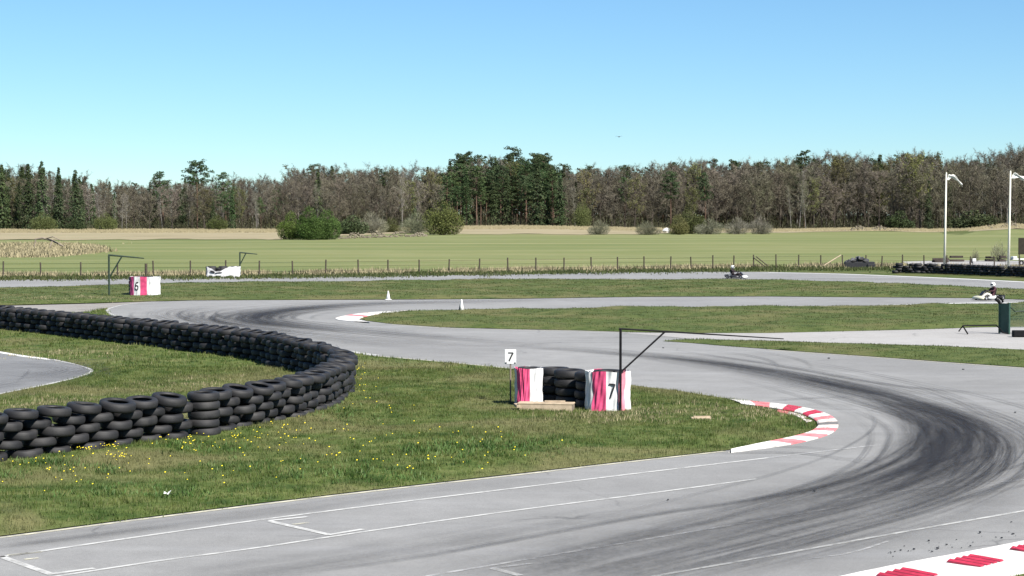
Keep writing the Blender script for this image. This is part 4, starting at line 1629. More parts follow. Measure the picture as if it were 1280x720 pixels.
for i, (xa, xb, y, zz, lb) in enumerate(((1165.5, 1186, 328.5, .30, 'low dark stack of beams left of the nearer flagpole'), (1186, 1205, 327.5, .55, 'low dark stack of beams right of the nearer flagpole'),
                                         (1232, 1243, 327, .40, 'short dark stack in the gravel yard beyond the bare bush'), (1248, 1257, 327.5, .55, 'dark block in the yard beside the far flagpole'))):
    a, b = at(xa, y), at(xb, y)
    L_ = (b - a).length
    o = MB()
    for k in range(3):
        o.box((random.uniform(-.1, .1), -.25 + .25 * k, .12), (L_ * random.uniform(.85, 1), .2, .2), rz=random.uniform(-.02, .02), bev=.01)
        o.box((random.uniform(-.1, .1), -.22 + .22 * k, .12 + zz * .7), (L_ * random.uniform(.7, 1), .2, .22), rz=random.uniform(-.03, .03), bev=.01)
    o = o.build('beam_stack', plain('beam_brown', (.045, .035, .03), .85, .2, .4, 2))
    o.location = ((a.x + b.x) / 2, (a.y + b.y) / 2, .05)
    tag(o, lb, 'beam stack', 'dark stacks in the gravel yard')
for xx, yy, k in ((1162, 333, 2), (1168.5, 334.5, 1)):
    p = at(xx, yy)
    tyre(p.x, p.y, .18, 'small black tyre lying at the %s end of the gravel yard' % ('left' if k == 2 else 'right of the left'), None, k=1, tilt=.3)
# white and black marker board on two legs
p = at(1215.5, 334.5)
mk = empty('marker_board', (p.x, p.y, .05), 0, 'small black and white marker board on legs in the gravel yard', 'marker board')
MB().box((.17, 0, .66), (.34, .05, .32), bev=.02).build('white_panel', M['white'], mk)
MB().box((-.14, 0, .60), (.26, .055, .42), bev=.02).build('dark_panel', M['black'], mk)
for q in (-.26, .02):
    MB().tube([(q, 0, -.02), (q, 0, .5)], .035, 6).build('leg', M['black'], mk)
# small trailer at the frame edge
p = at(1276, 332.5)
tr = empty('kart_trailer', (p.x, p.y, .05), R(5), 'low white and black trailer at the right frame edge of the yard', 'trailer')
MB().box((0, 0, .62), (1.9, .9, .10), bev=.02).box((-.7, 0, .78), (.4, .8, .22), bev=.04).build('deck', M['white'], tr)
for q in (-.4, .4):
    w_ = MB().lathe([(.12, -.07), (.22, -.09), (.27, -.05), (.27, .05), (.22, .09), (.12, .07)], 16, axis='Y', closed=True)
    o = w_.build('wheel', M['tyre'], tr, True)
    o.location = (q + .3, -.45, .27)
MB().tube([(-.9, 0, .6), (-1.5, 0, .45), (-1.55, 0, .0)], .04, 6).build('drawbar', M['black'], tr)

# green net screen with its post and the low bar lying beside it
p = at(1251.5, 418.5)
gs = empty('green_screen', (p.x, p.y, .02), R(0), 'dark green post and net screen cut by the right frame edge', 'screen')
GR = plain('screen_green', (.020, .055, .040), .55, .35, .25, 3)
MB().box((.06, .55, .66), (.07, .07, 1.30), bev=.01).box((.32, -.02, .62), (.07, .07, 1.34), bev=.01).build('post', GR, gs)
mb = MB()
mb.add([(.07, .52, .05), (.31, .01, .0), (.31, .01, 1.24), (.07, .52, 1.24), (.09, .53, .05), (.33, .02, .0), (.33, .02, 1.24), (.09, .53, 1.24)],
       [(0, 1, 2, 3), (7, 6, 5, 4), (0, 4, 5, 1), (3, 2, 6, 7), (0, 3, 7, 4), (1, 5, 6, 2)])
mb.build('side_panel', GR, gs)
mb = MB().tube([(-.12, .5, 1.42), (0, .52, 1.34), (.06, .55, 1.26)], .07, 8).tube([(-.08, .52, 1.52), (.14, .5, 1.46), (.18, .5, 1.30), (.08, .5, 1.22)], .05, 8)
mb.build('bracket', M['steel_dark'], gs)
mb = MB()
for k in range(47):
    x = .36 + k * .04
    mb.tube([(x, .28, .25), (x, .28, 1.22)], .0042, 4, False)
for k in range(25):
    z = .25 + k * .0405
    mb.tube([(.36, .284, z), (2.2, .284, z)], .0042, 4, False)
mb.build('net', plain('net_green', (.05, .085, .07), .7, .2, .2, 4), gs)
MB().tube([(.34, 0, 1.13), (.60, .15, .92), (.9, .27, .93), (2.3, .27, .95)], .028, 8).build('rail', M['steel_green'], gs)
mb = MB()
mb.tube([(-1.62, .45, .10), (-1.50, .25, .34), (-.85, .3, .34), (-.12, .35, .36), (.1, .05, .06), (.3, -.02, .03)], .028, 8)
mb.tube([(-1.50, .28, .33), (-1.40, -.15, .03)], .03, 8)
mb.build('low_bar', M['steel_dark'], gs)
p = at(1279, 422)
o = MB().box((0, 0, .14), (.75, .3, .26), bev=.02).box((0, -.155, .14), (.7, .012, .2), bev=.003).build('dark_block', M['steel_dark'])
o.location = (p.x - .05, p.y, .02)
tag(o, 'low dark block on the gravel track at the right frame edge', 'block')


# ------------------------------------------------------------------ karts and drivers (heading +x)
def make_kart(loc, rz, label, main_mat, pod_mat, nose_mat):
    k = empty('racing_kart', loc, rz, label, 'kart', 'karts out on the track')
    mb = MB()
    for s_ in (-1, 1):
        mb.tube([(.72, .12 * s_, .09), (.45, .30 * s_, .09), (0, .32 * s_, .09), (-.5, .30 * s_, .10), (-.72, .28 * s_, .10)], .017, 8)
    mb.tube([(.40, -.42, .12), (.40, .42, .12)], .017, 8).tube([(-.52, -.62, .14), (-.52, .62, .14)], .02, 8)
    mb.box((.22, 0, .075), (.9, .56, .012))
    mb.build('chassis', M['steel_dark'], k)
    # nose fairing: swept wedge with rounded ends
    V, Fs = [], []
    N = 12
    for i in range(N + 1):
        y = -.52 + 1.04 * i / N
        e = 1 - abs(y / .56) ** 3
        xf, xb = .74 + .18 * e, .56
        for (x, z) in ((xb, .06), (xf - .03, .055), (xf, .10), (xf - .03, .155 + .02 * e), (xf - .14, .19 + .05 * e), (xb, .20 + .05 * e)):
            V.append((x, y, z))
    for i in range(N):
        for j in range(6):
            a, b = i * 6 + j, i * 6 + (j + 1) % 6
            Fs.append((a, a + 6, b + 6, b))
    Fs += [tuple(range(6)), tuple(N * 6 + j for j in range(5, -1, -1))]
    mesh('nose_fairing', V, Fs, nose_mat, k, True)
    # side pods
    for s_ in (-1, 1):
        V, Fs = [], []
        for x, h_, w_ in ((.36, .06, .05), (.33, .15, .13), (.1, .19, .17), (-.15, .21, .17), (-.30, .22, .15), (-.33, .12, .06)):
            y0 = .36
            V += [(x, s_ * y0, .06), (x, s_ * (y0 + w_), .06), (x, s_ * (y0 + w_ + .02), .06 + h_ * .55), (x, s_ * (y0 + w_ * .8), .06 + h_), (x, s_ * y0, .06 + h_ * .8)]
        for i in range(5):
            for j in range(5):
                a, b = i * 5 + j, i * 5 + (j + 1) % 5
                Fs.append((a, a + 5, b + 5, b) if s_ > 0 else (b, b + 5, a + 5, a))
        Fs += [tuple(range(5)), tuple(25 + j for j in range(4, -1, -1))]
        mesh('side_pod', V, Fs, pod_mat, k, True)
    # number panel over the steering column
    mb = MB()
    mb.add([(.60, -.13, .26), (.60, .13, .26), (.34, .17, .52), (.34, -.17, .52), (.57, -.12, .24), (.57, .12, .24), (.31, .16, .50), (.31, -.16, .50)],
           [(0, 1, 2, 3), (7, 6, 5, 4), (0, 4, 5, 1), (2, 6, 7, 3), (1, 5, 6, 2), (0, 3, 7, 4)])
    mb.build('front_panel', main_mat, k)
    R_ = Euler((0, R(-48), 0)).to_matrix()
    ring = [R_ @ Vector((.145 * math.cos(t), .145 * math.sin(t), 0)) + Vector((.17, 0, .50)) for t in [2 * math.pi * i / 20 for i in range(21)]]
    mb = MB().tube(ring, .014, 7, False).tube([(.17, 0, .50), (.42, 0, .12)], .012, 6)
    for t in (0, 2.1, 4.2):
        mb.tube([(.17, 0, .50), R_ @ Vector((.145 * math.cos(t), .145 * math.sin(t), 0)) + Vector((.17, 0, .50))], .010, 5)
    mb.build('steering_wheel', M['black'], k)
    # bucket seat
    V, Fs = [], []
    prof = [(.12, .10), (-.10, .065), (-.26, .10), (-.38, .26), (-.47, .48)]
    for (x, z), hw in zip(prof, (.17, .19, .19, .20, .17)):
        for u in (-1, -.6, 0, .6, 1):
            V.append((x + .06 * abs(u) ** 2, u * hw, z + .13 * abs(u) ** 3))
    for i in range(4):
        for j in range(4):
            a = i * 5 + j
            Fs.append((a, a + 1, a + 6, a + 5))
    st = mesh('seat', V, Fs, M['black'], k, True)
    st.modifiers.new('shell', 'SOLIDIFY').thickness = .012
    # engine and radiator
    mb = MB().box((-.36, -.38, .20), (.22, .16, .18), bev=.02)
    for q in range(5):
        mb.box((-.36, -.38, .30 + q * .022), (.17, .14, .010))
    mb.tube([(-.36, -.46, .2), (-.55, -.46, .22), (-.75, -.36, .22)], .04, 8)
    mb.build('engine', M['alloy'], k)
    mb = MB()
    mb.tube([(-.70, -.52, .12), (-.76, -.45, .20), (-.78, 0, .22), (-.76, .45, .20), (-.70, .52, .12)], .03, 8)
    mb.box((-.76, 0, .22), (.10, .95, .16), bev=.04)
    mb.build('rear_bumper', main_mat if main_mat is not M['fairing'] else M['fairing_black'], k)
    for x, y, Ro, wd in ((.52, .50, .132, .125), (.52, -.50, .132, .125), (-.52, .55, .142, .20), (-.52, -.55, .142, .20)):
        h = wd / 2
        o = MB().lathe([(Ro * .5, -h * .85), (Ro * .75, -h), (Ro * .95, -h * .8), (Ro, -h * .5), (Ro, h * .5), (Ro * .95, h * .8), (Ro * .75, h), (Ro * .5, h * .85)], 22, axis='Y', closed=True)
        o = o.build('wheel', M['tyre'], k, True)
        o.location = (x, y, Ro)
        MB().lathe([(0, -h * .5), (Ro * .3, -h * .55), (Ro * .5, -h * .84), (Ro * .5, h * .84), (Ro * .3, h * .55), (0, h * .5)], 16, axis='Y').build('rim', M['alloy'], o, True)
    return k


def skin_mesh(name, pts, edges, rad, mat, parent, sub=1, root=0):
    me = bpy.data.meshes.new(name + '_frame')
    me.from_pydata(pts, edges, [])
    ob = bpy.data.objects.new(name + '_frame', me)
    COL.objects.link(ob)
    ob.modifiers.new('skin', 'SKIN')
    if not me.skin_vertices:
        me.attributes  # layer is created with the modifier below
    if not me.skin_vertices:
        bpy.context.view_layer.objects.active = ob
        bpy.ops.mesh.customdata_skin_add()
    for i, r_ in enumerate(rad):
        sv_ = me.skin_vertices[0].data[i]
        sv_.radius = (r_, r_) if not isinstance(r_, tuple) else r_
        sv_.use_root = i == root
    s_ = ob.modifiers.new('sub', 'SUBSURF')
    s_.levels = s_.render_levels = sub
    dg = bpy.context.evaluated_depsgraph_get()
    res = bpy.data.meshes.new_from_object(ob.evaluated_get(dg))
    bpy.data.objects.remove(ob)
    res.name = name
    res.materials.clear()
    res.materials.append(mat)
    res.polygons.foreach_set('use_smooth', [True] * len(res.polygons))
    return link(name, res, parent)


def make_driver(loc, rz, label, suit, trousers, group='kart drivers on the track'):
    p = empty('person', loc, rz, label, 'person', group)
    pts, ed, rad = [], [], []

    def v(c, r_, frm=None):
        pts.append(c)
        rad.append(r_)
        if frm is not None:
            ed.append((frm, len(pts) - 1))
        return len(pts) - 1
    hip = v((-.20, 0, .19), .135)
    waist = v((-.27, 0, .36), .13, hip)
    chest = v((-.33, 0, .55), (.15, .12), waist)
    upper = v((-.34, 0, .66), (.14, .10), chest)
    neck = v((-.32, 0, .745), .055, upper)
    head = v((-.29, 0, .84), .085, neck)
    v((-.285, 0, .93), .075, head)
    hands = []
    for s_ in (-1, 1):
        h1 = v((-.14, .11 * s_, .19), .095, hip)
        kn = v((.24, .17 * s_, .36), .068, h1)
        cf = v((.42, .15 * s_, .25), .058, kn)
        an = v((.58, .13 * s_, .14), .042, cf)
        v((.66, .13 * s_, .20), .036, an)
        sh = v((-.33, .185 * s_, .645), .070, upper)
        el = v((-.13, .27 * s_, .50), .050, sh)
        wr = v((.07, .17 * s_, .50), .036, el)
        hands.append((s_, wr))
    skin_mesh('body', pts, ed, rad, suit, p, 2)
    # trousers are their own cloth over the legs
    for s_ in (-1, 1):
        P_ = [(-.10, .12 * s_, .20), (.24, .17 * s_, .365), (.42, .15 * s_, .255), (.56, .13 * s_, .155)]
        skin_mesh('trouser_leg', P_, [(0, 1), (1, 2), (2, 3)], [.105, .078, .068, .052], trousers, p, 2)
        # gloved hand closed on the rim: palm, four fingers, thumb
        q, e_, r_ = [(.07, .17 * s_, .50), (.115, .15 * s_, .505), (.15, .143 * s_, .515)], [(0, 1), (1, 2)], [.034, .036, .034]
        for f in range(4):
            o_ = len(q)
            dz = .03 - .02 * f
            q += [(.175, (.155 - .004 * f) * s_, .52 + dz), (.200, .135 * s_, .515 + dz), (.185, .112 * s_, .505 + dz)]
            e_ += [(2, o_), (o_, o_ + 1), (o_ + 1, o_ + 2)]
            r_ += [.010, .0095, .008]
        o_ = len(q)
        q += [(.135, .118 * s_, .535), (.165, .105 * s_, .545)]
        e_ += [(1, o_), (o_, o_ + 1)]
        r_ += [.011, .009]
        skin_mesh('glove', q, e_, r_, M['black'], p, 1)
    # helmet: rounded shell with chin bar, visor strip in front
    V, Fs = [], []
    n, k_ = 20, 12
    def shell(th, ph, f=1.0):
        x, y, z = math.cos(ph) * math.cos(th), math.cos(ph) * math.sin(th), math.sin(ph)
        ch = .035 * max(0, math.cos(th)) * max(0, .3 - z)
        return Vector((-.275 + (x * .148 + ch) * f, y * .122 * f, .875 + z * .138 * f))
    for j in range(k_ + 1):
        ph = -1.15 + (math.pi / 2 + 1.15) * j / k_
        for i in range(n):
            V.append(shell(2 * math.pi * i / n, ph))
    for j in range(k_):
        for i in range(n):
            i2 = (i + 1) % n
            Fs.append((j * n + i, j * n + i2, (j + 1) * n + i2, (j + 1) * n + i))
    hm = mesh('helmet', V, Fs, M['helmet'], p, True)
    V, Fs = [], []
    for j in range(5):
        ph = -.22 + .60 * j / 4
        for i in range(11):
            V.append(shell(-1.15 + 2.3 * i / 10, ph, 1.03))
    for j in range(4):
        for i in range(10):
            a = j * 11 + i
            Fs.append((a, a + 1, a + 12, a + 11))
    mesh('visor', V, Fs, M['visor'], hm, True)
    return p


q = at(1236, 375.3)
kz = math.pi + R(20)
make_kart((q.x, q.y, .016), kz, 'white racing kart heading left near the right frame edge', M['fairing_black'], M['fairing'], M['nose'])
make_driver((q.x, q.y, .03), kz, 'kart driver in a dark maroon suit with pale trousers and white helmet, facing left', M['suit'], M['suit_pale'])
q = at(920, 348.2)
make_kart((q.x, q.y, .016), R(-22), 'black and white racing kart heading right on the far straight', M['fairing_black'], M['fairing_black'], M['fairing'])
make_driver((q.x, q.y, .03), R(-22), 'kart driver all in dark clothing with a white helmet, facing right on the far straight', M['suit_black'], M['suit_black'])

# bird high in the sky
d = 190
o = MB().tube([(-.16, 0, 0), (-.05, 0, .02), (.08, 0, .02), (.17, 0, .0)], [.012, .05, .045, .012], 8)
o.add([(-.05, .03, .02), (.07, .03, .02), (.02, .24, .10), (-.03, .42, .05), (-.05, .25, .09), (-.05, .03, .035), (.07, .03, .035), (.02, .24, .11), (-.05, .25, .105)],
      [(0, 1, 2, 4), (4, 2, 3), (8, 7, 6, 5), (8, 3, 7), (1, 6, 7, 2), (2, 7, 3), (0, 4, 8, 5), (4, 3, 8)])
o.add([(-.05, -.03, .02), (.07, -.03, .02), (.02, -.24, .10), (-.03, -.42, .05), (-.05, -.25, .09), (-.05, -.03, .035), (.07, -.03, .035), (.02, -.24, .11), (-.05, -.25, .105)],
      [(0, 4, 2, 1), (4, 3, 2), (8, 5, 6, 7), (8, 7, 3), (1, 2, 7, 6), (2, 3, 7), (0, 5, 8, 4), (4, 8, 3)])
o.add([(-.14, .02, .0), (-.14, -.02, .0), (-.25, -.05, .0), (-.25, .05, .0), (-.19, 0, .012)], [(0, 3, 2, 1), (0, 1, 4), (1, 2, 4), (2, 3, 4), (3, 0, 4)])
o = o.build('bird', plain('bird_grey', (.05, .05, .055), .8, .2, .2, 9))
o.location = (X_at(773.5, d), d, Z_at(171.5, d))
o.rotation_euler = (0, 0, R(65))
tag(o, 'tiny dark bird flying high in the clear sky', 'bird')


# ------------------------------------------------------------------ trees: geometry at unit height 1 is scaled to metres per tree
class TB:
    def __init__(s):
        s.V, s.T = [], []

    def tube(s, pts, rs, n=4):
        o = len(s.V)
        for i, p in enumerate(pts):
            t = (pts[min(i + 1, len(pts) - 1)] - pts[max(i - 1, 0)]).normalized()
            ref = Vector((0, 0, 1)) if abs(t.z) < .9 else Vector((1, 0, 0))
            a = t.cross(ref).normalized()
            b = t.cross(a)
            for k in range(n):
                th = 2 * math.pi * k / n
                s.V.append(p + (a * math.cos(th) + b * math.sin(th)) * rs[i])
        for i in range(len(pts) - 1):
            for k in range(n):
                q = (k + 1) % n
                s.T += [(o + i * n + k, o + i * n + q, o + (i + 1) * n + q), (o + i * n + k, o + (i + 1) * n + q, o + (i + 1) * n + k)]

    def twig(s, p, q, w):
        t = (q - p).normalized()
        a = t.cross(Vector((random.gauss(0, 1), random.gauss(0, 1), random.gauss(0, 1)))).normalized() * w / 2
        o = len(s.V)
        s.V += [p - a, p + a, q]
        s.T.append((o, o + 1, o + 2))

    def leaf(s, p, r_):
        n = rv()
        a = n.orthogonal().normalized()
        b = n.cross(a)
        o = len(s.V)
        th = random.uniform(0, 6.28)
        for k in range(3):
            s.V.append(p + (a * math.cos(th + k * 2.1) + b * math.sin(th + k * 2.1)) * r_ * random.uniform(.6, 1.2))
        s.T.append((o, o + 1, o + 2))

    def arr(s):
        return np.array([tuple(v) for v in s.V], dtype=np.float32), np.array(s.T, dtype=np.int32)


def rv():
    while True:
        v = Vector((random.uniform(-1, 1), random.uniform(-1, 1), random.uniform(-1, 1)))
        if .05 < v.length < 1:
            return v.normalized()


def bend(p, d, L_, k, wob_, up=0.0):
    out = [p.copy()]
    for i in range(k):
        d = (d + rv() * wob_ + Vector((0, 0, up))).normalized()
        out.append(out[-1] + d * (L_ / k))
    return out


def bare_tree(hh=25.0, cw=4.6, c0=.30, ntw=1500, leaves=0, thin=1.0, trunk_r=.26, leaf_r=.28, asc=.5):
    """leafless broadleaf: trunk + limbs, then a haze of twigs. crown half width cw, crown starts at c0*hh"""
    tr, cr, lf = TB(), TB(), TB()
    tp = bend(Vector((0, 0, -.4)), Vector((0, 0, 1)), hh * .92, 8, .05)
    tr.tube(tp, [trunk_r * (1 - .11 * i) for i in range(9)], 6)
    tips = []
    nl = random.randint(15, 20)
    for i in range(nl):
        t = c0 + (.95 - c0) * ((i + random.random()) / nl)
        f = t * 8
        k = min(7, int(f))
        p = tp[k].lerp(tp[k + 1], f - k)
        az = i * 2.4 + random.uniform(-.5, .5)
        u = (t - c0) / (1 - c0)
        ln = cw * (math.sin(math.pi * (.22 + .72 * u)) * .9 + .25) * random.uniform(.75, 1.2)
        up = asc + random.uniform(-.1, .4) + u * .45
        d = Vector((math.cos(az), math.sin(az), up)).normalized()
        lp = bend(p, d, ln * 1.25, 4, .20, .10)
        r0 = trunk_r * .42 * (1 - .6 * u) * thin
        tr.tube(lp, [r0, r0 * .75, r0 * .5, r0 * .32, r0 * .14], 4)
        for j in range(5):
            q = lp[random.randint(1, 4)]
            d2 = ((lp[-1] - lp[0]).normalized() + rv() * .9 + Vector((0, 0, .25))).normalized()
            sp_ = bend(q, d2, ln * random.uniform(.35, .7), 3, .25, .08)
            tr.tube(sp_, [r0 * .42, r0 * .3, r0 * .2, r0 * .08], 3)
            tips.append(sp_)
        tips.append(lp)
    tips.append(tp[-3:])
    for _ in range(ntw):
        b = random.choice(tips)
        k = random.randint(0, len(b) - 2)
        p = b[k].lerp(b[k + 1], random.random())
        d = ((b[-1] - b[0]).normalized() * .45 + rv() + Vector((0, 0, .08))).normalized()
        ln = random.uniform(.5, 1.3)
        q = p + d * ln
        cr.twig(p, q, random.uniform(.06, .13) * thin)
        for _j in range(2):
            m_ = p.lerp(q, random.uniform(.2, .8))
            cr.twig(m_, m_ + (d + rv() * .9).normalized() * ln * .6, random.uniform(.04, .08) * thin)
        if leaves and random.random() < leaves:
            for _j in range(2):
                lf.leaf(p.lerp(q, random.uniform(.5, 1.1)) + rv() * .25, leaf_r)
    return tr.arr(), cr.arr(), (lf.arr() if leaves else None), hh


def spruce(hh=24.0, rw=3.0, dens=1.0):
    tr, cr = TB(), TB()
    tr.tube([Vector((0, 0, -.4)), Vector((0, 0, hh * .5)), Vector((0, 0, hh))], [.28, .17, .03], 6)
    z = hh * random.uniform(.03, .07)
    while z < hh * .985:
        u = z / hh
        ln0 = rw * (1 - u) ** .82 * (.75 + .25 * math.sin(u * 40)) + .22
        nb = int((7 if u < .85 else 5) * dens) + 1
        for k in range(nb):
            if random.random() < .08:
                continue
            az = random.uniform(0, 6.28)
            ln = ln0 * random.uniform(.65, 1.25)
            dr = -.35 - .25 * (1 - u)
            e = Vector((math.cos(az), math.sin(az), 0))
            p = Vector((0, 0, z))
            for j in range(int(5 + 4 * (1 - u))):
                t = random.uniform(.15, 1)
                c = p + e * ln * t + Vector((0, 0, dr * ln * t * t * .8))
                sd = Vector((-e.y, e.x, 0)) * random.choice((-1, 1))
                q = c + (e * .5 + sd * random.uniform(.2, 1) + Vector((0, 0, -.55))) * random.uniform(.35, .75) * (1.2 - .5 * u)
                cr.twig(c, q, random.uniform(.35, .65))
        z += random.uniform(.40, .62) * (1 if u < .8 else .8)
    return tr.arr(), cr.arr(), None, hh


def pine(hh=24.0, cw=2.6, c0=.55, nc=26):
    tr, cr = TB(), TB()
    tp = bend(Vector((0, 0, -.4)), Vector((0, 0, 1)), hh * .96, 7, .035)
    tr.tube(tp, [.27 - .028 * i for i in range(8)], 6)
    for i in range(nc):
        u = (i + random.random()) / nc
        t = c0 + (1 - c0) * u
        f = t * 7
        k = min(6, int(f))
        p = tp[k].lerp(tp[k + 1], f - k)
        az = i * 2.4 + random.uniform(-.6, .6)
        ln = cw * (1.05 - .62 * u ** 1.6) * random.uniform(.55, 1.15) * (.7 + .5 * min(1, u * 3))
        e = p + Vector((math.cos(az), math.sin(az), random.uniform(.05, .45))) * ln
        tr.tube([p, p.lerp(e, .5) + Vector((0, 0, .1)), e], [.07, .05, .02], 3)
        for c, r_ in ((e, random.uniform(.65, 1.05)), (p.lerp(e, .55) + rv() * .3, random.uniform(.5, .85))):
            for _ in range(46):
                d = rv()
                q = c + Vector((d.x * r_ * 1.25, d.y * r_ * 1.25, d.z * r_ * .62)) * random.uniform(.5, 1)
                cr.leaf(q, random.uniform(.16, .30))
    return tr.arr(), cr.arr(), None, hh


def shrub(hh=5.0, wd=6.0, n=5200, leafy=True, lobes=7, leaf_r=.16, flat=.0, thin=.035):
    """broad bush of several lobes; leafy ones carry leaf faces, bare ones only twigs"""
    tr, cr = TB(), TB()
    lb = []
    for i in range(lobes):
        a = i * 2.4
        r_ = wd / 2 * (.55 if i else 0)
        k_ = 1.0 if i == 0 else random.uniform(.45, .78)
        lb.append((Vector((math.cos(a) * r_, math.sin(a) * r_, hh * .48 * k_)), Vector((wd * random.uniform(.26, .34), wd * random.uniform(.26, .34), hh * .50 * k_))))
    for c, s_ in lb:
        b = bend(Vector((c.x * .25, c.y * .25, -.2)), Vector((c.x, c.y, hh)).normalized(), c.length, 3, .15)
        tr.tube(b, [.12, .09, .06, .03], 4)
        tr.tube(bend(b[-1], rv() * .4 + Vector((0, 0, 1)), hh * .3, 2, .2), [.04, .03, .01], 3)
    for _ in range(n):
        c, s_ = random.choice(lb)
        d = rv()
        k = random.uniform(.45, 1.0) ** .5 * random.choice((1, 1, 1.06))
        p = c + Vector((d.x * s_.x, d.y * s_.y, d.z * s_.z)) * k
        p.z = max(p.z, .15)
        if leafy:
            cr.leaf(p, leaf_r * random.uniform(.7, 1.3))
        else:
            o = Vector((c.x * .3, c.y * .3, 0))
            t = ((p - o).normalized() + rv() * .55).normalized()
            cr.twig(p - t * random.uniform(.5, 1.1), p + t * random.uniform(.1, .35), thin * random.uniform(.8, 1.8))
    return tr.arr(), cr.arr(), None, hh


KIND = {}
random.seed(2024)


def reg(kind, gens, bark, leafm, bud=None):
    L_ = []
    for g in gens:
        (tv, tt), (cv, ct), lf, hh = g
        tm = tri_mesh(kind + '_trunk', tv, tt, M[bark])
        if lf is not None:
            lv, lt = lf
            v_ = np.vstack([cv, lv])
            t_ = np.vstack([ct, lt + len(cv)])
            ix = np.concatenate([np.zeros(len(ct)), np.ones(len(lt))])
            cm = tri_mesh(kind + '_crown', v_, t_, [M[leafm], M[bud]], ix)
            raw = (tv, tt, v_, t_, ix)
        else:
            cm = tri_mesh(kind + '_crown', cv, ct, M[leafm])
            raw = (tv, tt, cv, ct, np.zeros(len(ct)))
        L_.append((tm, cm, hh, raw))
    KIND[kind] = L_


reg('bare', [bare_tree(25, random.uniform(4.2, 5.8), random.uniform(.05, .20), 2100) for _ in range(7)], 'bark', 'twig')
reg('birch', [bare_tree(25, random.uniform(2.4, 3.2), random.uniform(.18, .36), 1000, thin=.75, trunk_r=.20, asc=1.1) for _ in range(4)], 'birch_bark', 'birch_twig')
reg('bud', [bare_tree(25, random.uniform(4.2, 5.4), random.uniform(.18, .28), 1100, leaves=.75, leaf_r=.24) for _ in range(3)], 'bark', 'twig', 'bud')
reg('spruce', [spruce(24, random.uniform(3.6, 5.0), 1.5) for _ in range(4)], 'bark', 'spruce')
reg('pine', [pine(24, random.uniform(2.9, 4.0), random.uniform(.28, .55), 36) for _ in range(4)], 'pine_bark', 'pine')

reg('big_pine', [pine(24, 4.6, .66, 44)], 'pine_bark', 'pine')
SILX = [-60, 0, 20, 40, 55, 70, 85, 100, 125, 150, 170, 200, 225, 260, 285, 320, 345, 365, 380, 410, 440, 480, 520, 545, 560, 600, 640, 680, 695, 720, 745, 800, 835, 865, 900, 960, 1000, 1050, 1100, 1135, 1165, 1200, 1240, 1280, 1340]
SILY = [208, 209, 207, 203, 201, 209, 218, 214, 224, 228, 224, 216, 222, 222, 221, 221, 222, 210, 204, 205, 209, 208, 207, 208, 203, 196, 194, 196, 205, 206, 208, 203, 198, 194, 197, 195, 188, 187, 188, 184, 188, 191, 185, 182, 184]
SIL = lambda x: float(np.interp(x, SILX, SILY)) + 3.5 * (x > 700) * min(1, (x - 700) / 100) + 2.2 * math.sin(x * .11) * math.sin(x * .037 + 1) + 1.5 * math.sin(x * .31 + 2)
WX = [-60, 100, 135, 240, 330, 380, 540, 570, 690, 715, 1000, 1090, 1160, 1340]
WT = {'bare': [.22, .22, .52, .55, .55, .66, .58, .06, .08, .72, .76, .58, .62, .70],
      'birch': [.22, .22, .36, .22, .20, .24, .24, .03, .03, .10, .10, .12, .22, .22],
      'bud': [.02, .02, .02, .02, .04, .03, .04, .02, .02, .05, .06, .24, .12, .04],
      'spruce': [.50, .50, .10, .14, .12, .03, .03, .16, .20, .02, .02, .05, .04, .04],
      'pine': [.04, .04, .0, .07, .09, .04, .12, .85, .75, .10, .05, .01, .0, .0]}
LBL = {'bare': ('leafless grey brown broadleaf tree at the forest edge', 'bare broadleaf trees of the forest edge', 'broadleaf_tree'),
       'birch': ('slender leafless tree with pale trunk at the forest edge', 'pale slender trees of the forest edge', 'birch_tree'),
       'bud': ('broadleaf tree with a thin yellow green haze of new leaves at the forest edge', 'budding trees of the forest edge', 'budding_tree'),
       'spruce': ('dark pointed spruce at the forest edge', 'spruces of the forest edge', 'spruce_tree'),
       'pine': ('dark green pine with clumped crown at the forest edge', 'pines of the forest edge', 'pine_tree')}


def pick_kind(x):
    ks = list(WT)
    w_ = [float(np.interp(x, WX, WT[k])) for k in ks]
    return random.choices(ks, w_)[0]


def tree(kind, X, Y, hh, wide=1.0, label=None, group=None, var=None, cat='tree', name=None):
    tm, cm, h0, _ = KIND[kind][var if var is not None else random.randrange(len(KIND[kind]))]
    lb = LBL.get(kind)
    lb = lb or ('', '', 'pine_tree')
    rt = empty(name or lb[2], (X, Y, float(tz(X, Y)) + .05), random.uniform(0, 6.28), label or lb[0], cat, group if label else lb[1])
    s = hh / h0
    rt.scale = (s * wide, s * wide, s)
    link('trunk', tm, rt)
    link('crown', cm, rt)
    return rt


def top_h(x, d, y):
    X = X_at(x, d)
    return Z_at(y, d) - float(tz(X, d)) - .05


# two front rows of single trees
for row, (d0, sp_, lo, hi) in enumerate(((672, 15.5, .62, .90), (690, 13.5, .74, .99))):
    x = -45 + row * 6
    while x < 1325:
        xx = x + random.uniform(-4, 4)
        d = d0 + random.uniform(-5, 6)
        k = pick_kind(xx)
        hh = top_h(xx, d, SIL(xx)) * random.uniform(lo, hi)
        if k == 'spruce':
            hh *= random.uniform(.75, 1.05)
        tree(k, X_at(xx, d), d, hh, random.uniform(.9, 1.2))
        x += sp_ * random.uniform(.75, 1.2) * (.75 if k in ('spruce', 'birch', 'pine') else 1)
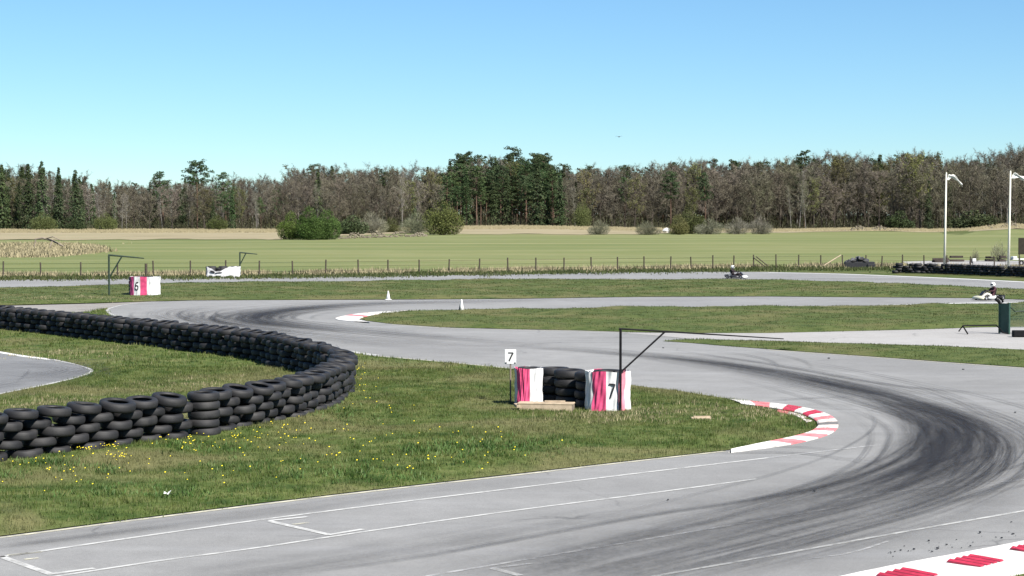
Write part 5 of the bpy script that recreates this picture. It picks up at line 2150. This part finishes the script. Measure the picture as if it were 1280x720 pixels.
# the trees one can pick out
for kind, x, y, d, wide, lb in (('big_pine', 247, 199, 672, 1.05, 'tall lone pine with broad crown rising above the left forest skyline'),
                                ('spruce', 53, 200, 668, 1.05, 'tallest dark pointed spruce near the left frame edge'),
                                ('spruce', 95, 211, 668, 1.25, 'broad dark spruce standing right of the tallest left spruces'),
                                ('spruce', 74, 208, 668, 1.0, 'slim dark spruce squeezed between two bigger spruces on the left'),
                                ('spruce', 3, 205, 668, 1.1, 'dark spruce cut by the left frame edge'),
                                ('spruce', 36, 204, 668, 1.1, 'yellowish dark spruce directly left of the tallest left spruce'),
                                ('pine', 205, 212, 684, 1.1, 'small round topped pine left of the lone tall pine'),
                                ('pine', 283, 213, 684, 1.1, 'round topped pine just right of the lone tall pine'),
                                ('bud', 1137, 187, 664, 1.15, 'tall broad tree with olive yellow new leaves, left of the nearer flagpole'),
                                ('bare', 1150, 206, 662, 1.3, 'big dark limbed bare oak just left of the nearer flagpole'),
                                ('spruce', 1160, 225, 660, .9, 'narrow dark spruce beside the nearer flagpole'),
                                ('birch', 503, 212, 662, 1.0, 'pale trunked birch in front of the wood right of the green bushes'),
                                ('spruce', 672, 203, 662, 1.35, 'broad dark green conifer in front of the dark pine knoll'),
                                ('spruce', 700, 222, 662, 1.35, 'lower broad dark conifer at the right end of the pine knoll'),
                                ('birch', 1007, 226, 658, .9, 'thin white trunked birch at the forest foot in the right half')):
    tree(kind, X_at(x, d), d, top_h(x, d, y), wide, lb)

# the wood behind, read as one mass
VV, TT, IX = [], [], []
wood_m = [M['bark'], M['twig'], M['birch_bark'], M['birch_twig'], M['spruce'], M['pine_bark'], M['pine'], M['bud']]
mi = {'bare': (0, 1, 1), 'birch': (2, 3, 3), 'bud': (0, 1, 7), 'spruce': (0, 4, 4), 'pine': (5, 6, 6)}
off = 0
for row, (d0, sp_) in enumerate(((700, 15), (712, 13), (724, 12), (736, 12), (748, 11), (760, 11), (774, 10))):
    x = -90 + row * 5
    while x < 1370:
        xx = x + random.uniform(-4, 4)
        d = d0 + random.uniform(-6, 6)
        k = pick_kind(xx)
        if row >= 3 and xx > 690 and random.random() < .24:
            k = 'pine'
        if row >= 5 and 130 < xx < 540 and random.random() < .12:
            k = 'pine'
        hh = top_h(xx, d, SIL(xx)) * (random.uniform(.70, .93) if random.random() < .72 else random.uniform(.92, 1.04))
        if k == 'pine':
            hh *= random.uniform(1.02, 1.10) if xx < 700 else random.uniform(.98, 1.07)
        tv, tt, cv, ct, ix = random.choice(KIND[k])[3]
        h0 = {'spruce': 24, 'pine': 24}.get(k, 25)
        s = hh / h0
        a = random.uniform(0, 6.28)
        ca, sa = math.cos(a), math.sin(a)
        base = np.array([X_at(xx, d), d, float(tz(X_at(xx, d), d))])
        for (v_, t_, mm) in ((tv, tt, np.full(len(tt), mi[k][0])), (cv, ct, np.where(ix > .5, mi[k][2], mi[k][1]))):
            q = v_ * s
            q = np.stack([q[:, 0] * ca - q[:, 1] * sa, q[:, 0] * sa + q[:, 1] * ca, q[:, 2]], 1) + base
            VV.append(q)
            TT.append(t_ + off)
            IX.append(mm)
            off += len(q)
        x += sp_ * random.uniform(.75, 1.2)
o = link('far_wood', tri_mesh('far_wood', np.vstack(VV), np.vstack(TT), wood_m, np.concatenate(IX)))
tag(o, 'deep mixed wood of bare trees and pines behind the forest edge', 'wood', kind='stuff')

# undergrowth at the forest foot
tb = TB()
for _ in range(60000):
    x = random.uniform(-60, 1345)
    d = random.uniform(676, 790)
    X = X_at(x, d)
    top = 3.2 + max(0, d - 700) * .09 + 2.2 * math.sin(x * .045) * math.sin(x * .0171 + 1) + 1.2 * math.sin(x * .21)
    z = float(tz(X, d)) + random.random() ** 1.3 * max(1.2, top)
    p = Vector((X, d, z))
    if random.random() < .5:
        tb.leaf(p, random.uniform(.2, .45))
    else:
        tb.twig(p, p + Vector((random.gauss(0, .4), random.gauss(0, .4), random.uniform(.6, 1.8))), .10)
for _ in range(26000):
    x = random.uniform(-60, 1345)
    d = random.uniform(662, 700)
    X = X_at(x, d)
    top = 4.2 + 2.4 * math.sin(x * .037 + 2) * math.sin(x * .113) + 1.5 * math.sin(x * .27)
    p = Vector((X, d, float(tz(X, d)) + random.random() ** 1.5 * max(1.5, top)))
    tb.twig(p, p + Vector((random.gauss(0, .5), random.gauss(0, .5), random.uniform(.5, 1.5))), .11)
for _ in range(30000):
    x = random.uniform(-60, 1345)
    d = random.uniform(715, 800)
    X = X_at(x, d)
    p = Vector((X, d, float(tz(X, d)) + random.uniform(0, 10.5)))
    tb.twig(p, p + Vector((random.gauss(0, .7), random.gauss(0, .7), random.uniform(1.5, 3.8))), .26)
v_, t_ = tb.arr()
o = link('undergrowth', tri_mesh('undergrowth', v_, t_, M['under']))
tag(o, 'dark brushwood and saplings along the forest foot', 'undergrowth', kind='stuff')
# pale rough grass where the meadow meets the wood
P = []
for _ in range(9000):
    x = random.uniform(-60, 1345)
    d = random.uniform(float(np.interp(x, [0, 350, 400, 560, 740, 760, 960, 1340], [560, 560, 590, 600, 590, 600, 600, 590])), 690)
    P.append((X_at(x, d), d))
P = np.array(P)
q = np.repeat(P, 4, 0) + RNG.normal(0, .7, (len(P) * 4, 2))
zz = tz(q[:, 0], q[:, 1]) + .05
h_ = RNG.uniform(.25, .85, len(q))
V = np.empty((len(q), 3, 3))
V[:, 0] = np.column_stack([q[:, 0] - .22, q[:, 1], zz])
V[:, 1] = np.column_stack([q[:, 0] + .22, q[:, 1] + .1, zz])
V[:, 2] = np.column_stack([q[:, 0] + RNG.normal(0, .2, len(q)), q[:, 1], zz + h_])
o = link('meadow_grass', tri_mesh('meadow_grass', V.reshape(-1, 3), np.arange(len(q) * 3).reshape(-1, 3), M['straw']))
tag(o, 'pale dry rough grass before the forest', 'dry grass', kind='stuff')

# bushes in the field
reg('green_bush', [shrub(6, 6.6, 10000, True, 7, .135) for _ in range(3)], 'bark', 'bush_green')
reg('dark_bush', [shrub(6, 6.6, 4200, True, 8, .2) for _ in range(2)], 'bark', 'under_green')
reg('olive_bush', [shrub(6, 6.6, 7500, True, 8, .13) for _ in range(2)], 'bark', 'bush_olive')
reg('grey_bush', [shrub(5, 7.4, 3600, False, 8) for _ in range(3)], 'bark', 'bush_grey')
reg('brown_bush', [shrub(5, 6.0, 900, False, 6, thin=.05) for _ in range(2)], 'bark', 'bush_grey')
for kind, x, yt, d, wpx, lb in (
        ('green_bush', 364, 264, 404, 34, 'shaded left bush of the big dark green clump in the field'),
        ('green_bush', 386, 257, 398, 34, 'middle and tallest bush of the big green clump in the field'),
        ('green_bush', 409, 261, 402, 34, 'right bush of the big green clump beside the stone pile'),
        ('dark_bush', 440, 268, 520, 46, 'dull green bush behind the left end of the stone pile'),
        ('olive_bush', 489, 272, 560, 28, 'small olive green bush behind the middle of the stone pile'),
        ('olive_bush', 553, 249, 500, 52, 'large yellow green willow bush at the right end of the stone pile'),
        ('grey_bush', 520, 262, 530, 44, 'grey brown thicket between the stone pile and the willow bush'),
        ('grey_bush', 465, 262, 540, 44, 'grey thicket behind the stone pile'),
        ('grey_bush', 748, 273, 505, 31, 'leftmost round grey willow shrub on the pale meadow'),
        ('grey_bush', 810, 274, 505, 35, 'round grey willow shrub beside the white boulder'),
        ('olive_bush', 862, 260, 530, 44, 'tall round olive shrub among the grey shrubs'),
        ('olive_bush', 848, 267, 510, 28, 'smaller pale olive shrub in front of the tall olive one'),
        ('grey_bush', 886, 271, 520, 40, 'grey shrub just right of the olive shrubs'),
        ('grey_bush', 921, 269, 525, 34, 'grey brown shrub in the middle of the right hand row of shrubs'),
        ('grey_bush', 951, 267, 525, 32, 'last grey shrub at the right end of the row of shrubs'),
        ('olive_bush', 55, 265, 640, 34, 'olive bush at the forest foot under the left spruces'),
        ('olive_bush', 132, 265, 640, 28, 'lone olive bush at the forest foot right of the left spruces'),
        ('dark_bush', 95, 272, 645, 26, 'dark green low bush between the two left olive bushes'),
        ('olive_bush', 272, 268, 640, 26, 'small olive bush below the lone tall pine'),
        ('olive_bush', 727, 250, 655, 24, 'yellow green sapling bush right of the pine knoll'),
        ('dark_bush', 1125, 262, 655, 34, 'dark green bush at the forest foot left of the nearer flagpole'),
        ('dark_bush', 1215, 262, 655, 60, 'broad dark green bush at the forest foot between the flagpoles'),
        ('brown_bush', 1249, 297, 205, 24, 'bare brown bush in the field left of the farther flagpole'),
        ('brown_bush', 1219, 308, 206, 13, 'small thin bare bush left of the larger bare bush')):
    X = X_at(x, d)
    hh = top_h(x, d, yt)
    h0 = KIND[kind][0][2]
    rt = tree(kind, X, d, hh, 1.0, lb, None, cat='bush', name={'dark_': 'dark_bush', 'green': 'green_bush', 'olive': 'willow_bush', 'grey_': 'grey_shrub', 'brown': 'bare_bush'}[kind[:5] if kind[:5] in ('dark_', 'green', 'olive', 'grey_', 'brown') else 'grey_'])
    w_m = wpx * d / F
    w0 = {'green_bush': 7.0, 'dark_bush': 7.0, 'olive_bush': 7.0, 'grey_bush': 8.0, 'brown_bush': 6.4}[kind]
    rt.scale = (w_m / w0, w_m / w0, hh / h0 / .97)

print('tyres', n_tyre[0], 'objects', len(sc.objects))
